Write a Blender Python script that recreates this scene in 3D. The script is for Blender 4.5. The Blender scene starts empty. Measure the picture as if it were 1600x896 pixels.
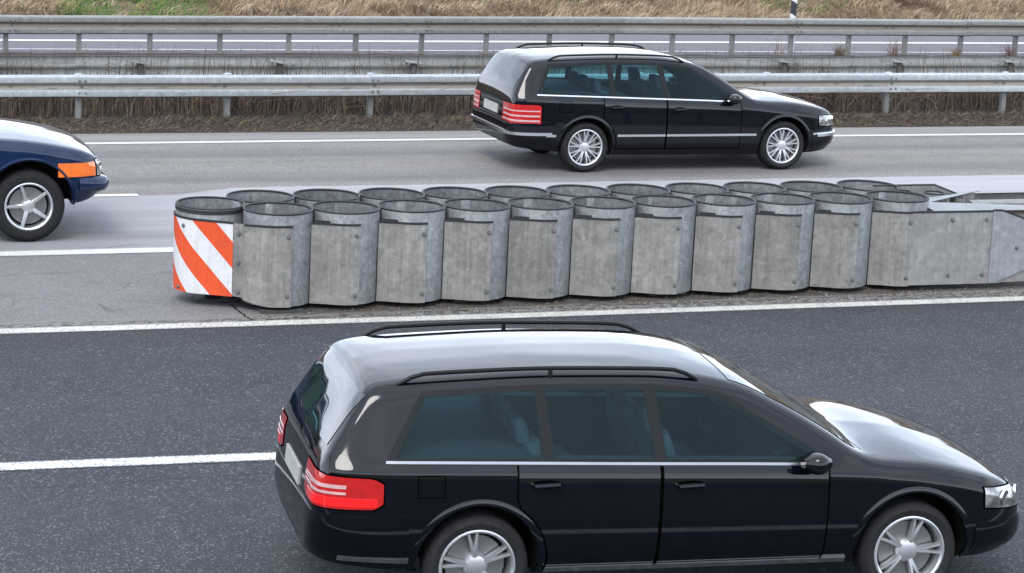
import bpy, bmesh, math, random
from math import pi, sin, cos, radians, sqrt, atan2, hypot
from mathutils import Vector, Matrix, noise
from mathutils.bvhtree import BVHTree

random.seed(7)
S = bpy.context.scene
COL = S.collection

# ------------------------------------------------------------------ helpers
class MB:
    """collects geometry, builds ONE mesh object"""
    def __init__(self):
        self.v = []; self.f = []; self.mi = []; self.uv = {}; self.col = None
    def add(self, vs, fs, mi=0):
        o = len(self.v)
        self.v += [tuple(p) for p in vs]
        for f in fs:
            self.f.append(tuple(i + o for i in f)); self.mi.append(mi)
        return o
    def box(self, c, s, rz=0.0, mi=0, m=None):
        hx, hy, hz = s[0] / 2, s[1] / 2, s[2] / 2
        vs = [Vector((x, y, z)) for x in (-hx, hx) for y in (-hy, hy) for z in (-hz, hz)]
        if m is not None: vs = [m @ p for p in vs]
        if rz:
            R = Matrix.Rotation(rz, 3, 'Z'); vs = [R @ p for p in vs]
        vs = [p + Vector(c) for p in vs]
        self.add(vs, [(0, 1, 3, 2), (4, 6, 7, 5), (0, 4, 5, 1), (2, 3, 7, 6), (0, 2, 6, 4), (1, 5, 7, 3)], mi)
    def grid(self, P, closed_u=False, closed_v=False, mi=0, flip=False):
        nu, nv = len(P), len(P[0])
        o = self.add([p for r in P for p in r], [], mi)
        for i in range(nu - (0 if closed_u else 1)):
            for j in range(nv - (0 if closed_v else 1)):
                a = o + i * nv + j; b = o + ((i + 1) % nu) * nv + j
                c = o + ((i + 1) % nu) * nv + (j + 1) % nv; d = o + i * nv + (j + 1) % nv
                self.f.append((d, c, b, a) if flip else (a, b, c, d)); self.mi.append(mi)
    def lathe(self, prof, n=48, c=(0, 0, 0), axis='Z', mi=0, closed=False):
        P = []
        for k in range(n):
            a = 2 * pi * k / n; row = []
            for r, h in prof:
                if axis == 'Z': row.append((c[0] + r * cos(a), c[1] + r * sin(a), c[2] + h))
                else: row.append((c[0] + r * cos(a), c[1] + h, c[2] + r * sin(a)))
            P.append(row)
        self.grid(P, closed_u=True, closed_v=closed, mi=mi)
    def tube(self, pts, r, n=8, mi=0, caps=True):
        pts = [Vector(p) for p in pts]
        rs = r if isinstance(r, (list, tuple)) else [r] * len(pts)
        rows = []
        for i, p in enumerate(pts):
            t = (pts[min(i + 1, len(pts) - 1)] - pts[max(i - 1, 0)]).normalized()
            up = Vector((0, 0, 1)) if abs(t.z) < .95 else Vector((1, 0, 0))
            a = t.cross(up).normalized(); b = a.cross(t)
            rows.append([p + a * rs[i] * cos(2 * pi * k / n) + b * rs[i] * sin(2 * pi * k / n) for k in range(n)])
        o = len(self.v)
        self.grid(rows, closed_v=True, mi=mi)
        if caps:
            self.f.append(tuple(o + k for k in range(n))); self.mi.append(mi)
            q = o + (len(pts) - 1) * n
            self.f.append(tuple(q + k for k in reversed(range(n)))); self.mi.append(mi)
    def build(self, name, mats, parent=None, smooth=None, kind=None, recalc=False):
        me = bpy.data.meshes.new(name)
        me.from_pydata(self.v, [], self.f)
        if not isinstance(mats, (list, tuple)): mats = [mats]
        for m in mats: me.materials.append(m)
        if len(mats) > 1: me.polygons.foreach_set('material_index', self.mi)
        if self.uv:
            l = me.uv_layers.new(name='UVMap')
            for lp in me.loops: l.data[lp.index].uv = self.uv.get(lp.vertex_index, (0, 0))
        if self.col is not None:
            ca = me.color_attributes.new('Col', 'FLOAT_COLOR', 'POINT')
            flat = []
            for c in self.col: flat += [c[0], c[1], c[2], 1.0]
            ca.data.foreach_set('color', flat)
        if recalc:
            bm = bmesh.new(); bm.from_mesh(me); bmesh.ops.recalc_face_normals(bm, faces=bm.faces); bm.to_mesh(me); bm.free()
        if smooth is not None:
            me.polygons.foreach_set('use_smooth', [True] * len(me.polygons))
            if smooth < 179: me.set_sharp_from_angle(angle=radians(smooth))
        me.update()
        o = bpy.data.objects.new(name, me); COL.objects.link(o)
        if parent is not None: o.parent = parent
        if kind: o['kind'] = kind
        return o

def tag(o, label, cat, group=None):
    o['label'] = label; o['category'] = cat
    if group: o['group'] = group
    return o
def empty(name, loc=(0, 0, 0), rz=0.0):
    o = bpy.data.objects.new(name, None); COL.objects.link(o)
    o.location = loc; o.rotation_euler = (0, 0, rz); o.empty_display_size = .2
    return o
def inst(src, parent, loc=None, rot=None):
    o = src.copy(); COL.objects.link(o); o.parent = parent
    if loc is not None: o.location = loc
    if rot is not None: o.rotation_euler = rot
    return o

# ------------------------------------------------------------------ materials
class NM:
    def __init__(self, name):
        m = bpy.data.materials.new(name); m.use_nodes = True
        self.m = m; self.t = m.node_tree; self.n = self.t.nodes; self.l = self.t.links
        self.b = self.n['Principled BSDF']
        self._co = None
    def new(self, typ, **kw):
        x = self.n.new(typ)
        for k, v in kw.items(): setattr(x, k, v)
        return x
    def link(self, a, b): self.l.new(a, b)
    def set(self, **kw):
        for k, v in kw.items():
            self.b.inputs[k.replace('_', ' ')].default_value = v
        return self
    def co(self, kind='Object'):
        if self._co is None: self._co = self.new('ShaderNodeTexCoord')
        return self._co.outputs[kind]
    def mapped(self, scale=(1, 1, 1), rot=(0, 0, 0), kind='Object', src=None):
        mp = self.new('ShaderNodeMapping'); mp.inputs['Scale'].default_value = scale; mp.inputs['Rotation'].default_value = rot
        self.link(src or self.co(kind), mp.inputs['Vector']); return mp.outputs[0]
    def noise(self, scale, detail=4, rough=.55, vec=None, dist=0):
        x = self.new('ShaderNodeTexNoise'); x.inputs['Scale'].default_value = scale
        x.inputs['Detail'].default_value = detail; x.inputs['Roughness'].default_value = rough; x.inputs['Distortion'].default_value = dist
        self.link(vec or self.co(), x.inputs['Vector']); return x.outputs['Fac']
    def voro(self, scale, vec=None, feature='F1', out='Distance'):
        x = self.new('ShaderNodeTexVoronoi', feature=feature); x.inputs['Scale'].default_value = scale
        self.link(vec or self.co(), x.inputs['Vector']); return x.outputs[out]
    def ramp(self, fac, stops, interp='LINEAR'):
        x = self.new('ShaderNodeValToRGB'); r = x.color_ramp; r.interpolation = interp
        while len(r.elements) > 2: r.elements.remove(r.elements[-1])
        for i, (p, c) in enumerate(stops):
            e = r.elements[i] if i < 2 else r.elements.new(p)
            e.position = p; e.color = (c, c, c, 1) if isinstance(c, (int, float)) else (*c, 1)
        self.link(fac, x.inputs[0]); return x.outputs[0]
    def math(self, op, a, b=None, clamp=False):
        x = self.new('ShaderNodeMath', operation=op); x.use_clamp = clamp
        for i, v in enumerate((a, b)):
            if v is None: continue
            if isinstance(v, (int, float)): x.inputs[i].default_value = v
            else: self.link(v, x.inputs[i])
        return x.outputs[0]
    def mix(self, fac, a, b, mode='MIX'):
        x = self.new('ShaderNodeMix', data_type='RGBA', blend_type=mode)
        for i, v in ((0, fac), (6, a), (7, b)):
            s = x.inputs[i]
            if isinstance(v, (int, float)): s.default_value = v if i == 0 else (v, v, v, 1)
            elif isinstance(v, tuple): s.default_value = (*v, 1)
            else: self.link(v, s)
        return x.outputs[2]
    def sep(self, v=None):
        x = self.new('ShaderNodeSeparateXYZ'); self.link(v or self.co(), x.inputs[0]); return x.outputs
    def smooth(self, v, a, b):
        x = self.new('ShaderNodeMapRange', interpolation_type='SMOOTHSTEP')
        x.inputs[1].default_value = a; x.inputs[2].default_value = b; self.link(v, x.inputs[0]); return x.outputs[0]
    def bump(self, h, strength=.3, dist=.01):
        x = self.new('ShaderNodeBump'); x.inputs['Strength'].default_value = strength; x.inputs['Distance'].default_value = dist
        self.link(h, x.inputs['Height']); self.link(x.outputs[0], self.b.inputs['Normal'])
    def color(self, c): self.link(c, self.b.inputs['Base Color'])
    def rough(self, r): self.link(r, self.b.inputs['Roughness'])

def simple(name, col, rough=.5, metal=0.0, coat=0.0, var=.12, scale=8, spec=.5):
    n = NM(name); n.b.inputs['Specular IOR Level'].default_value = spec; n.set(Roughness=rough, Metallic=metal, Coat_Weight=coat, Coat_Roughness=.03)
    f = n.ramp(n.noise(scale, 4), [(.3, 1 - var), (.7, 1 + var)])
    n.color(n.mix(1.0, col, f, 'MULTIPLY')); return n.m

def asphalt(name, base, speck, tint2=None, wear=None, sp=.5, grit=1.0, gs=38):
    """base colour, aggregate speckle, optional wear function(n, colour)->colour"""
    n = NM(name); n.set(Roughness=.9); n.b.inputs['Specular IOR Level'].default_value = .15
    big = n.noise(.35, 5, .6); mid = n.noise(2.2, 5, .6)
    fine = n.noise(90, 3, .7); vo = n.voro(110, out='Color')
    col = n.mix(n.ramp(big, [(.3, 0), (.7, 1)]), base, tint2 or tuple(c * 1.12 for c in base))
    col = n.mix(.35, col, n.mix(1.0, col, n.ramp(mid, [(.25, .75), (.75, 1.25)]), 'MULTIPLY'))
    col = n.mix(1.0, col, n.ramp(fine, [(.2, 1 - .75 * sp * grit), (.5, 1.0), (.8, 1 + .9 * sp * grit)]), 'MULTIPLY')
    grain = n.noise(gs, 2, .8)
    col = n.mix(1.0, col, n.ramp(grain, [(.28, 1 - .55 * sp), (.5, 1.0), (.72, 1 + .6 * sp)]), 'MULTIPLY')
    vs = n.sep(vo); v2 = n.sep(n.voro(gs * 1.15, out='Color'))
    col = n.mix(n.math('MULTIPLY', n.math('GREATER_THAN', v2[0], .955), .5 * sp), col, speck)
    col = n.mix(n.math('MULTIPLY', n.math('LESS_THAN', v2[1], .05), .5 * sp), col, tuple(c * .35 for c in base))
    stone = n.math('GREATER_THAN', vs[0], .93)
    dark = n.math('LESS_THAN', vs[1], .1)
    col = n.mix(n.math('MULTIPLY', stone, .5 * sp * grit), col, speck)
    col = n.mix(n.math('MULTIPLY', dark, .55 * sp * grit), col, tuple(c * .3 for c in base))
    if wear: col = wear(n, col)
    n.color(col)
    n.bump(n.math('ADD', fine, n.math('MULTIPLY', vs[0], .4)), .55, .006)
    return n.m

def paint_mark(name, road, wear=.5, warm=1.0):
    n = NM(name); n.set(Roughness=.7)
    a = n.noise(45, 5, .75); b = n.noise(3, 4, .6); v = n.sep(n.voro(95, out='Color'))[0]
    across = n.math('ABSOLUTE', n.math('SUBTRACT', n.sep(n.co('UV'))[1], .5))
    f = n.math('ADD', n.math('MULTIPLY', a, .55), n.math('ADD', n.math('MULTIPLY', b, .25), n.math('MULTIPLY', v, .22)))
    f = n.math('ADD', f, n.math('MULTIPLY', n.smooth(across, .30, .52), .26))
    f = n.smooth(f, .62 - .17 * wear, .70 - .12 * wear)
    white = n.mix(n.ramp(b, [(.3, 0), (.7, 1)]), (.40, .40 * warm ** .3, .385 * warm), (.47, .47 * warm ** .3, .455 * warm))
    n.color(n.mix(f, white, road)); n.bump(a, .3, .004); return n.m

M = {}
# tyre tracks and old resurfacing seams of the main carriageway (wear, fixed to the surface)
def main_wear(n, col):
    s = n.sep(); wob = n.math('MULTIPLY', n.math('SUBTRACT', n.noise(.5, 4, .6), .5), .5)
    y = n.math('ADD', s[1], wob)
    streak = n.noise(1.0, 4, .6, vec=n.mapped((.05, 2.5, 1)))
    for c, w, d in ((6.75, .55, .20), (8.45, .55, .24)):
        m = n.math('SUBTRACT', 1.0, n.smooth(n.math('ABSOLUTE', n.math('SUBTRACT', y, c)), .05, w))
        col = n.mix(n.math('MULTIPLY', m, d * 2.2), col, (.088, .085, .098))
    fine = n.math('MULTIPLY', n.math('SUBTRACT', n.noise(3.0, 5, .7), .5), .14)
    # pale lane surfacing next to the barrier: edge jogs where the dashed line ends
    jog = n.math('MULTIPLY', n.smooth(s[0], .1, 1.3), .42)
    edge = n.math('ADD', 5.66, n.math('ADD', jog, fine))
    pale = n.math('SUBTRACT', 1.0, n.smooth(n.math('SUBTRACT', s[1], edge), -.02, .05))
    palec = n.mix(n.smooth(s[0], -1.2, 1.6), (.195, .197, .205), (.275, .275, .285))
    col = n.mix(n.math('MULTIPLY', pale, .86), col, palec)
    trk = n.math('SUBTRACT', 1.0, n.smooth(n.math('ABSOLUTE', n.math('SUBTRACT', y, 3.35)), .05, .5))
    col = n.mix(n.math('MULTIPLY', trk, .35), col, (.135, .137, .145))
    sh = n.smooth(n.math('ADD', s[1], fine), 9.55, 9.65)
    col = n.mix(n.math('MULTIPLY', sh, .7), col, (.175, .17, .164))
    col = n.mix(1.0, col, n.ramp(streak, [(.3, .86), (.7, 1.14)]), 'MULTIPLY')
    return col
def gore_wear(n, col):
    s = n.sep(); k = n.noise(1.1, 5, .65); k2 = n.noise(5, 5, .7)
    dust = n.smooth(n.math('ADD', n.math('SUBTRACT', .35, n.math('ABSOLUTE', n.math('ADD', s[1], .55))), n.math('MULTIPLY', k, .25)), .1, .5)
    col = n.mix(n.math('MULTIPLY', dust, .5), col, (.19, .178, .16))
    # crumbled dark grit along the edge line and a darker brown tone under the barrier
    k3 = n.noise(15, 5, .8); k4 = n.noise(1.7, 4, .65)
    band = n.smooth(n.math('ADD', n.math('MULTIPLY', s[1], -1), n.math('MULTIPLY', n.math('SUBTRACT', k4, .5), .35)), .40, .52)
    gr = n.math('MULTIPLY', band, n.smooth(k3, .46, .54))
    col = n.mix(n.math('MULTIPLY', gr, .85), col, (.04, .037, .034))
    col = n.mix(n.math('MULTIPLY', n.math('MULTIPLY', band, n.math('LESS_THAN', k3, .40)), .6), col, (.24, .23, .215))
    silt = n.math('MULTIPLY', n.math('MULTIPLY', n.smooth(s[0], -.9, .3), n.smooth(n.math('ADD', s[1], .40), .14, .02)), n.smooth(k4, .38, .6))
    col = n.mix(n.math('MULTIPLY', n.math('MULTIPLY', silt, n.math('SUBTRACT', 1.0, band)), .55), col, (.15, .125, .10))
    stn = n.smooth(n.noise(1, 5, .7, vec=n.mapped((.9, 2.2, 1))), .53, .66)
    col = n.mix(n.math('MULTIPLY', stn, .38), col, (.075, .072, .072))
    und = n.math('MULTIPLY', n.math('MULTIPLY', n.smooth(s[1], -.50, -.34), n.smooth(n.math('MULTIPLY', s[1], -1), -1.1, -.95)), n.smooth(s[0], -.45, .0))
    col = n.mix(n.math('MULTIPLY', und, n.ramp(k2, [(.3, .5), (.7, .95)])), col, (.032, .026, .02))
    # cracks
    cv = n.new('ShaderNodeTexVoronoi', feature='DISTANCE_TO_EDGE'); cv.inputs['Scale'].default_value = .9
    nz = n.new('ShaderNodeTexNoise'); nz.inputs['Scale'].default_value = 3; nz.inputs['Detail'].default_value = 5
    n.link(n.co(), nz.inputs['Vector'])
    va = n.new('ShaderNodeVectorMath', operation='MULTIPLY_ADD'); va.inputs[1].default_value = (.35, .35, 0)
    n.link(nz.outputs['Color'], va.inputs[0]); n.link(n.co(), va.inputs[2]); n.link(va.outputs[0], cv.inputs['Vector'])
    crack = n.math('MULTIPLY', n.math('LESS_THAN', cv.outputs['Distance'], .009), n.smooth(n.noise(.8, 3), .48, .56))
    col = n.mix(n.math('MULTIPLY', crack, .5), col, (.06, .055, .05))
    return col
def exit_wear(n, col):
    s = n.sep(); w = n.noise(.8, 4, .6, vec=n.mapped((.08, 1.2, 1)))
    e = n.smooth(s[1], -1.6, -.9)
    col = n.mix(n.math('MULTIPLY', e, .35), col, (.03, .03, .034))
    wob = n.math('MULTIPLY', n.math('SUBTRACT', n.noise(.4, 3), .5), .4); y = n.math('ADD', n.math('ADD', s[1], n.math('MULTIPLY', s[0], .05)), wob)
    for c in (-2.0, -3.7, -5.95, -7.6):
        m = n.math('SUBTRACT', 1.0, n.smooth(n.math('ABSOLUTE', n.math('SUBTRACT', y, c)), .1, .5))
        col = n.mix(n.math('MULTIPLY', m, .22), col, (.034, .037, .044))
    drip = n.math('MULTIPLY', n.math('SUBTRACT', 1.0, n.smooth(n.math('ABSOLUTE', n.math('ADD', y, 2.85)), .0, .55)), n.smooth(n.noise(2.3, 5, .75), .52, .68))
    col = n.mix(n.math('MULTIPLY', drip, .4), col, (.022, .022, .025))
    sm = n.math('ABSOLUTE', n.math('SUBTRACT', n.math('ADD', s[1], n.math('MULTIPLY', n.math('SUBTRACT', n.noise(3, 4, .7), .5), .06)), -5.22))
    col = n.mix(n.math('MULTIPLY', n.math('LESS_THAN', sm, .011), .55), col, (.018, .018, .02))
    return n.mix(1.0, col, n.ramp(w, [(.3, .92), (.7, 1.1)]), 'MULTIPLY')

M['main'] = asphalt('main_asphalt', (.140, .133, .127), (.36, .35, .33), wear=main_wear, sp=.62)
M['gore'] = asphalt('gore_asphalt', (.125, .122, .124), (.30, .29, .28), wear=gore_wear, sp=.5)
M['exit'] = asphalt('exit_asphalt', (.032, .0352, .0405), (.24, .24, .25), wear=exit_wear, sp=.66, gs=58)
M['opp'] = asphalt('opposite_asphalt', (.112, .104, .116), (.22, .21, .22), sp=.35)
M['earth'] = asphalt('verge_earth', (.036, .027, .021), (.12, .09, .07), sp=.6)
M['ground'] = asphalt('field_ground', (.12, .11, .06), (.2, .18, .1), sp=.4)
M['bank'] = asphalt('bank_thatch', (.095, .068, .042), (.16, .13, .08), sp=.7)
M['mark_exit'] = paint_mark('edge_marking', (.15, .145, .14), .75, .90)
M['mark_dash'] = paint_mark('lane_marking', (.06, .065, .075), .42)
M['mark_main'] = paint_mark('main_marking', (.2, .2, .2), .28)
M['mark_old'] = paint_mark('worn_marking', (.23, .215, .23), .95)

def galv(name, base, warm, streak=.5, spangle=.5, rough=.5, metal=.35, scale=1.0, stain=0.0):
    n = NM(name); n.set(Metallic=metal)
    oi = n.new('ShaderNodeObjectInfo')
    ad = n.new('ShaderNodeVectorMath', operation='ADD')
    sc = n.new('ShaderNodeVectorMath', operation='SCALE'); sc.inputs[0].default_value = (37., 19., 11.)
    n.link(oi.outputs['Random'], sc.inputs['Scale']); n.link(n.co(), ad.inputs[0]); n.link(sc.outputs[0], ad.inputs[1])
    v = ad.outputs[0]
    sp = n.noise(14 * scale, 5, .7, vec=v, dist=1.2); cell = n.sep(n.voro(26 * scale, vec=v, out='Color'))[0]
    st = n.noise(1, 5, .65, vec=n.mapped((34, 34, 1.1), src=v)); bl = n.noise(3.2, 4, .6, vec=v)
    col = n.mix(n.ramp(bl, [(.32, 0), (.68, 1)]), base, warm)
    col = n.mix(spangle, col, n.mix(1.0, col, n.ramp(sp, [(.28, .55), (.5, 1.0), (.72, 1.6)]), 'MULTIPLY'))
    col = n.mix(spangle * .5, col, n.mix(1.0, col, n.ramp(cell, [(0, .75), (1, 1.25)]), 'MULTIPLY'))
    col = n.mix(streak, col, n.mix(1.0, col, n.ramp(st, [(.25, .58), (.55, 1.0), (.8, 1.35)]), 'MULTIPLY'))
    col = n.mix(1.0, col, n.ramp(oi.outputs['Random'], [(0, .86), (1, 1.14)]), 'MULTIPLY')
    z_ = n.sep()[2]
    drip = n.math('MULTIPLY', n.smooth(n.noise(1, 4, .7, vec=n.mapped((7, 7, .6), src=v)), .54, .72), n.ramp(n.noise(4, 4, vec=v), [(.35, 0), (.7, .55)]))
    col = n.mix(n.math('MULTIPLY', drip, stain), col, (.085, .078, .066))
    foot = n.math('MULTIPLY', n.smooth(n.math('ADD', z_, n.math('MULTIPLY', bl, .22)), .36, .16), stain * .8)
    col = n.mix(n.math('MULTIPLY', foot, n.ramp(sp, [(.35, .1), (.65, .75)])), col, (.20, .19, .165))
    n.color(col); n.rough(n.ramp(sp, [(.2, rough - .1), (.8, rough + .15)]))
    n.bump(sp, .12, .003); return n
M['galv'] = galv('galvanized_barrel', (.122, .131, .137), (.16, .168, .173), .5, .85, .55, .3, 1.0, .35).m
M['panel'] = galv('weathered_panel', (.142, .136, .122), (.195, .189, .175), .65, .65, .6, .12, .8, .85).m
M['tail'] = galv('tail_plate', (.19, .187, .176), (.225, .222, .21), .4, .55, .5, .25, .6, .6).m
def rail_mat(name, top, dirt):
    n = galv(name, top, tuple(c * 1.12 for c in top), .25, .5, .45, .35)
    # road dirt settled in the trough of the front-facing beams: mesh attribute-free, by depth from the crest (UV v)
    uv = n.sep(n.co('UV')); c = n.b.inputs['Base Color'].links[0].from_socket
    k = n.math('MULTIPLY', uv[1], n.ramp(n.noise(2.5, 5, .7, vec=n.mapped((.4, 1, 1))), [(.3, .55), (.7, 1)]))
    c = n.mix(k, c, dirt)
    sp_ = n.math('MULTIPLY', n.math('MULTIPLY', uv[1], n.smooth(n.noise(1, 3, .7, vec=n.mapped((2.2, 9, 14))), .60, .66)), .7)
    c = n.mix(sp_, c, (.03, .026, .022))
    sc_ = n.math('MULTIPLY', n.smooth(n.noise(1, 4, .7, vec=n.mapped((1.1, 9, 30))), .60, .72), .35)
    n.color(n.mix(sc_, c, (.11, .10, .09))); return n.m
M['rail'] = rail_mat('guardrail_zinc', (.27, .287, .295), (.23, .195, .155))
M['rail_old'] = rail_mat('old_guardrail_zinc', (.175, .177, .168), (.16, .138, .11))
M['rail_back'] = rail_mat('guardrail_zinc_rear', (.34, .345, .335), (.15, .147, .13))  # central ridge seen from behind set to a darker grey
M['post'] = galv('post_zinc', (.14, .143, .135), (.18, .18, .17), .5, .4, .55, .25).m
M['rim'] = simple('dark_rim', (.005, .0055, .007), .6)
M['cap'] = simple('panel_edge', (.007, .0075, .009), .6)
M['bolt'] = simple('bolt_zinc', (.13, .13, .13), .45, .6)
M['skid'] = simple('skid_steel', (.03, .03, .03), .7)
M['dirt'] = simple('barrel_floor_dirt', (.05, .045, .04), .95)
M['black'] = simple('black_band', (.014, .016, .02), .5)
M['white'] = simple('white_plastic', (.5, .51, .51), .4, var=.04)

# red and white warning sheeting, stripes set by the sheet's own arc length
n = NM('warning_sheeting'); n.set(Roughness=.35)
uv = n.sep(n.co('UV'))
w = n.math('FRACT', n.math('DIVIDE', n.math('ADD', n.math('ADD', n.math('MULTIPLY', uv[0], 1.06), .21), uv[1]), .485))
red = n.math('LESS_THAN', w, .5)
dirt = n.ramp(n.math('ADD', n.math('MULTIPLY', n.noise(9, 5, .75), .6), n.math('MULTIPLY', n.noise(1, 4, .7, vec=n.mapped((22, 22, 1.2))), .4)), [(.34, .78), (.55, 1.0)])
n.color(n.mix(1.0, n.mix(red, (.50, .50, .50), (.53, .060, .013)), dirt, 'MULTIPLY')); M['warn'] = n.m

# car materials
def car_paint(name, col, flake=.0):
    n = NM(name); n.set(Roughness=.32, Metallic=.0, Coat_Weight=1.0, Coat_Roughness=.035, Coat_IOR=1.43)
    n.b.inputs['Specular IOR Level'].default_value = .0
    d = n.noise(1.6, 5, .6); low = n.smooth(n.sep()[2], .6, .2)
    f = n.math('MULTIPLY', low, n.ramp(n.noise(7, 5, .7), [(.35, 0), (.75, .16)]))
    n.color(n.mix(f, n.mix(1.0, col, n.ramp(d, [(.3, .85), (.7, 1.15)]), 'MULTIPLY'), (.018, .017, .016)))
    n.link(n.math('ADD', .03, n.math('MULTIPLY', n.ramp(n.noise(11, 5, .7), [(.4, 0), (.8, 1)]), .09)), n.b.inputs['Coat Roughness'])
    return n.m
M['navy_black'] = car_paint('deep_navy_paint', (.0014, .002, .0042))
M['black_paint'] = car_paint('black_navy_paint', (.002, .0026, .005))
M['blue_paint'] = car_paint('dark_blue_paint', (.006, .014, .040))
n = NM('dark_screen_glass'); n.set(Roughness=.02); n.b.inputs['IOR'].default_value = 1.5
n.color(n.mix(n.ramp(n.noise(1.3, 3), [(.35, 0), (.65, 1)]), (.003, .006, .008), (.006, .012, .015))); M['screen'] = n.m
n = NM('tinted_glass')
tr = n.new('ShaderNodeBsdfTransparent'); tr.inputs[0].default_value = (.42, .66, .70, 1)
gl = n.new('ShaderNodeBsdfGlossy'); gl.inputs['Roughness'].default_value = .01
fr = n.new('ShaderNodeFresnel'); fr.inputs['IOR'].default_value = 1.33; gl.inputs['Color'].default_value = (.72, .93, 1.0, 1)
mx_ = n.new('ShaderNodeMixShader'); n.link(fr.outputs[0], mx_.inputs[0]); n.link(tr.outputs[0], mx_.inputs[1]); n.link(gl.outputs[0], mx_.inputs[2])
n.link(mx_.outputs[0], n.n['Material Output'].inputs['Surface']); M['glass'] = n.m
M['cabin'] = simple('cabin_lining', (.035, .035, .038), .9); M['seat'] = simple('seat_cloth', (.075, .075, .08), .9, var=.25, scale=25)
M['tyre'] = simple('tyre_rubber', (.013, .013, .0135), .85, var=.3, scale=30, spec=.2)
M['alloy'] = simple('alloy_rim', (.55, .56, .58), .3, .85, var=.06)
M['disc'] = simple('brake_disc', (.18, .18, .18), .45, .8)
M['trim'] = simple('black_trim', (.005, .005, .0055), .45, spec=.18)
M['gap'] = simple('shut_gap', (.0012, .0012, .0012), 1.0, spec=0)
M['well'] = simple('wheel_well', (.006, .006, .006), .9, spec=.1)
M['chrome'] = simple('bright_trim', (.62, .64, .66), .18, 1.0, var=.03)
def lens(name, c, e=0):
    n = NM(name); n.set(Roughness=.12, Coat_Weight=1.0, Coat_Roughness=.03)
    f = n.ramp(n.noise(18, 3), [(.3, .85), (.7, 1.1)]); n.color(n.mix(1.0, c, f, 'MULTIPLY')); return n.m
M['red_lens'] = lens('red_lens', (.34, .006, .006))
M['pale_lens'] = lens('pale_lens', (.44, .27, .27))
n = NM('clear_lens'); n.set(Roughness=.2, Metallic=.75, Coat_Weight=1.0, Coat_Roughness=.02)
n.color(n.ramp(n.noise(9, 3), [(.35, .12), (.6, .5)])); M['clear_lens'] = n.m
M['reflector'] = simple('lamp_reflector', (.6, .62, .65), .12, 1.0, var=.2, scale=30)
M['amber_lens'] = lens('amber_lens', (.62, .13, .02))
M['satin'] = simple('satin_trim', (.30, .31, .33), .3, 1.0, var=.05)
M['red_core'] = lens('red_core_lens', (.78, .008, .008))  # brighter red paints a lit look into the tail lamp's lower band
M['plate'] = simple('number_plate', (.30, .30, .29), .4, var=.15)

def attr_mat(name, rough=.9):
    n = NM(name); n.set(Roughness=rough); n.b.inputs['Specular IOR Level'].default_value = .2
    a = n.new('ShaderNodeAttribute', attribute_name='Col')
    n.color(n.mix(1.0, a.outputs['Color'], n.ramp(n.noise(20, 3), [(.3, .85), (.7, 1.15)]), 'MULTIPLY')); return n.m
M['stems'] = attr_mat('dry_stems'); M['blades'] = attr_mat('dry_grass_blades'); M['litter'] = attr_mat('leaf_litter')

# ------------------------------------------------------------------ ground and roads   (X along the road, Y away from the camera)
def sheet(name, x0, x1, y0, y1, z, mat, nx=2, ny=2, fn=None):
    b = MB(); P = [[(x0 + (x1 - x0) * i / nx, y0 + (y1 - y0) * j / ny, 0) for j in range(ny + 1)] for i in range(nx + 1)]
    P = [[(p[0], p[1], z + (fn(p[0], p[1]) if fn else 0)) for p in r] for r in P]
    b.grid(P); return b.build(name, mat, kind='structure', smooth=180 if fn else None)
sheet('ground', -900, 1200, -700, 2200, -.06, M['ground'])
X0, X1 = -45, 75
sheet('main_carriageway', X0, X1, 2.55, 10.2, 0, M['main'])
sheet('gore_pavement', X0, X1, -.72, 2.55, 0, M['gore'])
sheet('exit_road', X0, X1, -14.0, -.72, 0, M['exit'])
sheet('near_verge', X0, X1, -40, -14.0, -.02, M['ground'])
def verge_z(x, y):
    e = min(1, max(0, (y - 10.2) / .5)); 
    return .05 * e + .035 * e * noise.noise(Vector((x * 1.7, y * 1.7, 3)))
sheet('median_verge', X0, X1, 10.2, 18.35, .003, M['earth'], 400, 40, verge_z)
sheet('opposite_carriageway', X0, X1, 18.35, 22.6, .035, M['opp'])

def strip(name, pts, w, z, mat):
    """painted line of width w along centre points"""
    b = MB(); P = []
    for i, p in enumerate(pts):
        q0 = pts[max(i - 1, 0)]; q1 = pts[min(i + 1, len(pts) - 1)]
        d = Vector((q1[0] - q0[0], q1[1] - q0[1])).normalized(); nn = Vector((-d.y, d.x))
        P.append([(p[0] + nn.x * w / 2, p[1] + nn.y * w / 2, z), (p[0] - nn.x * w / 2, p[1] - nn.y * w / 2, z)])
        b.uv[2 * i] = (p[0], 0); b.uv[2 * i + 1] = (p[0], 1)
    b.grid(P, flip=True); return b.build(name, mat, kind='structure')
edge_pts = [(-40, -.2), (-20, -.4), (-8, -.56), (-2.6, -.655), (2.05, -.765), (7.5, -.83), (20, -.95), (60, -1.3)]
strip('exit_edge_line', edge_pts, .215, .004, M['mark_exit'])
strip('exit_lane_dash', [(-7.2, -4.47), (-3.2, -4.70), (-1.2, -4.82), (.2, -4.9)], .215, .004, M['mark_dash'])
strip('exit_lane_dash', [(12.2, -5.75), (18.2, -6.15)], .215, .004, M['mark_dash'])
strip('exit_lane_dash', [(-25.2, -3.5), (-19.2, -3.8)], .215, .004, M['mark_dash'])
strip('exit_outer_line', [(-40, -7.6), (-4, -9.2), (8, -10.1), (60, -14)], .2, .004, M['mark_exit'])
strip('gore_edge_line', [(-45, 2.66), (-2, 2.62), (3, 2.6)], .26, .004, M['mark_main'])
for a in (-18.11, -6.11, 11.9 + 6, 29.9):
    strip('main_lane_dash', [(a, 5.72), (a + 6, 5.72)], .15, .004, M['mark_main'])
strip('main_edge_line', [(X0, 9.40), (.1, 9.40), (6, 9.46), (14, 9.43), (X1, 9.4)], .16, .004, M['mark_main'])
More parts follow.
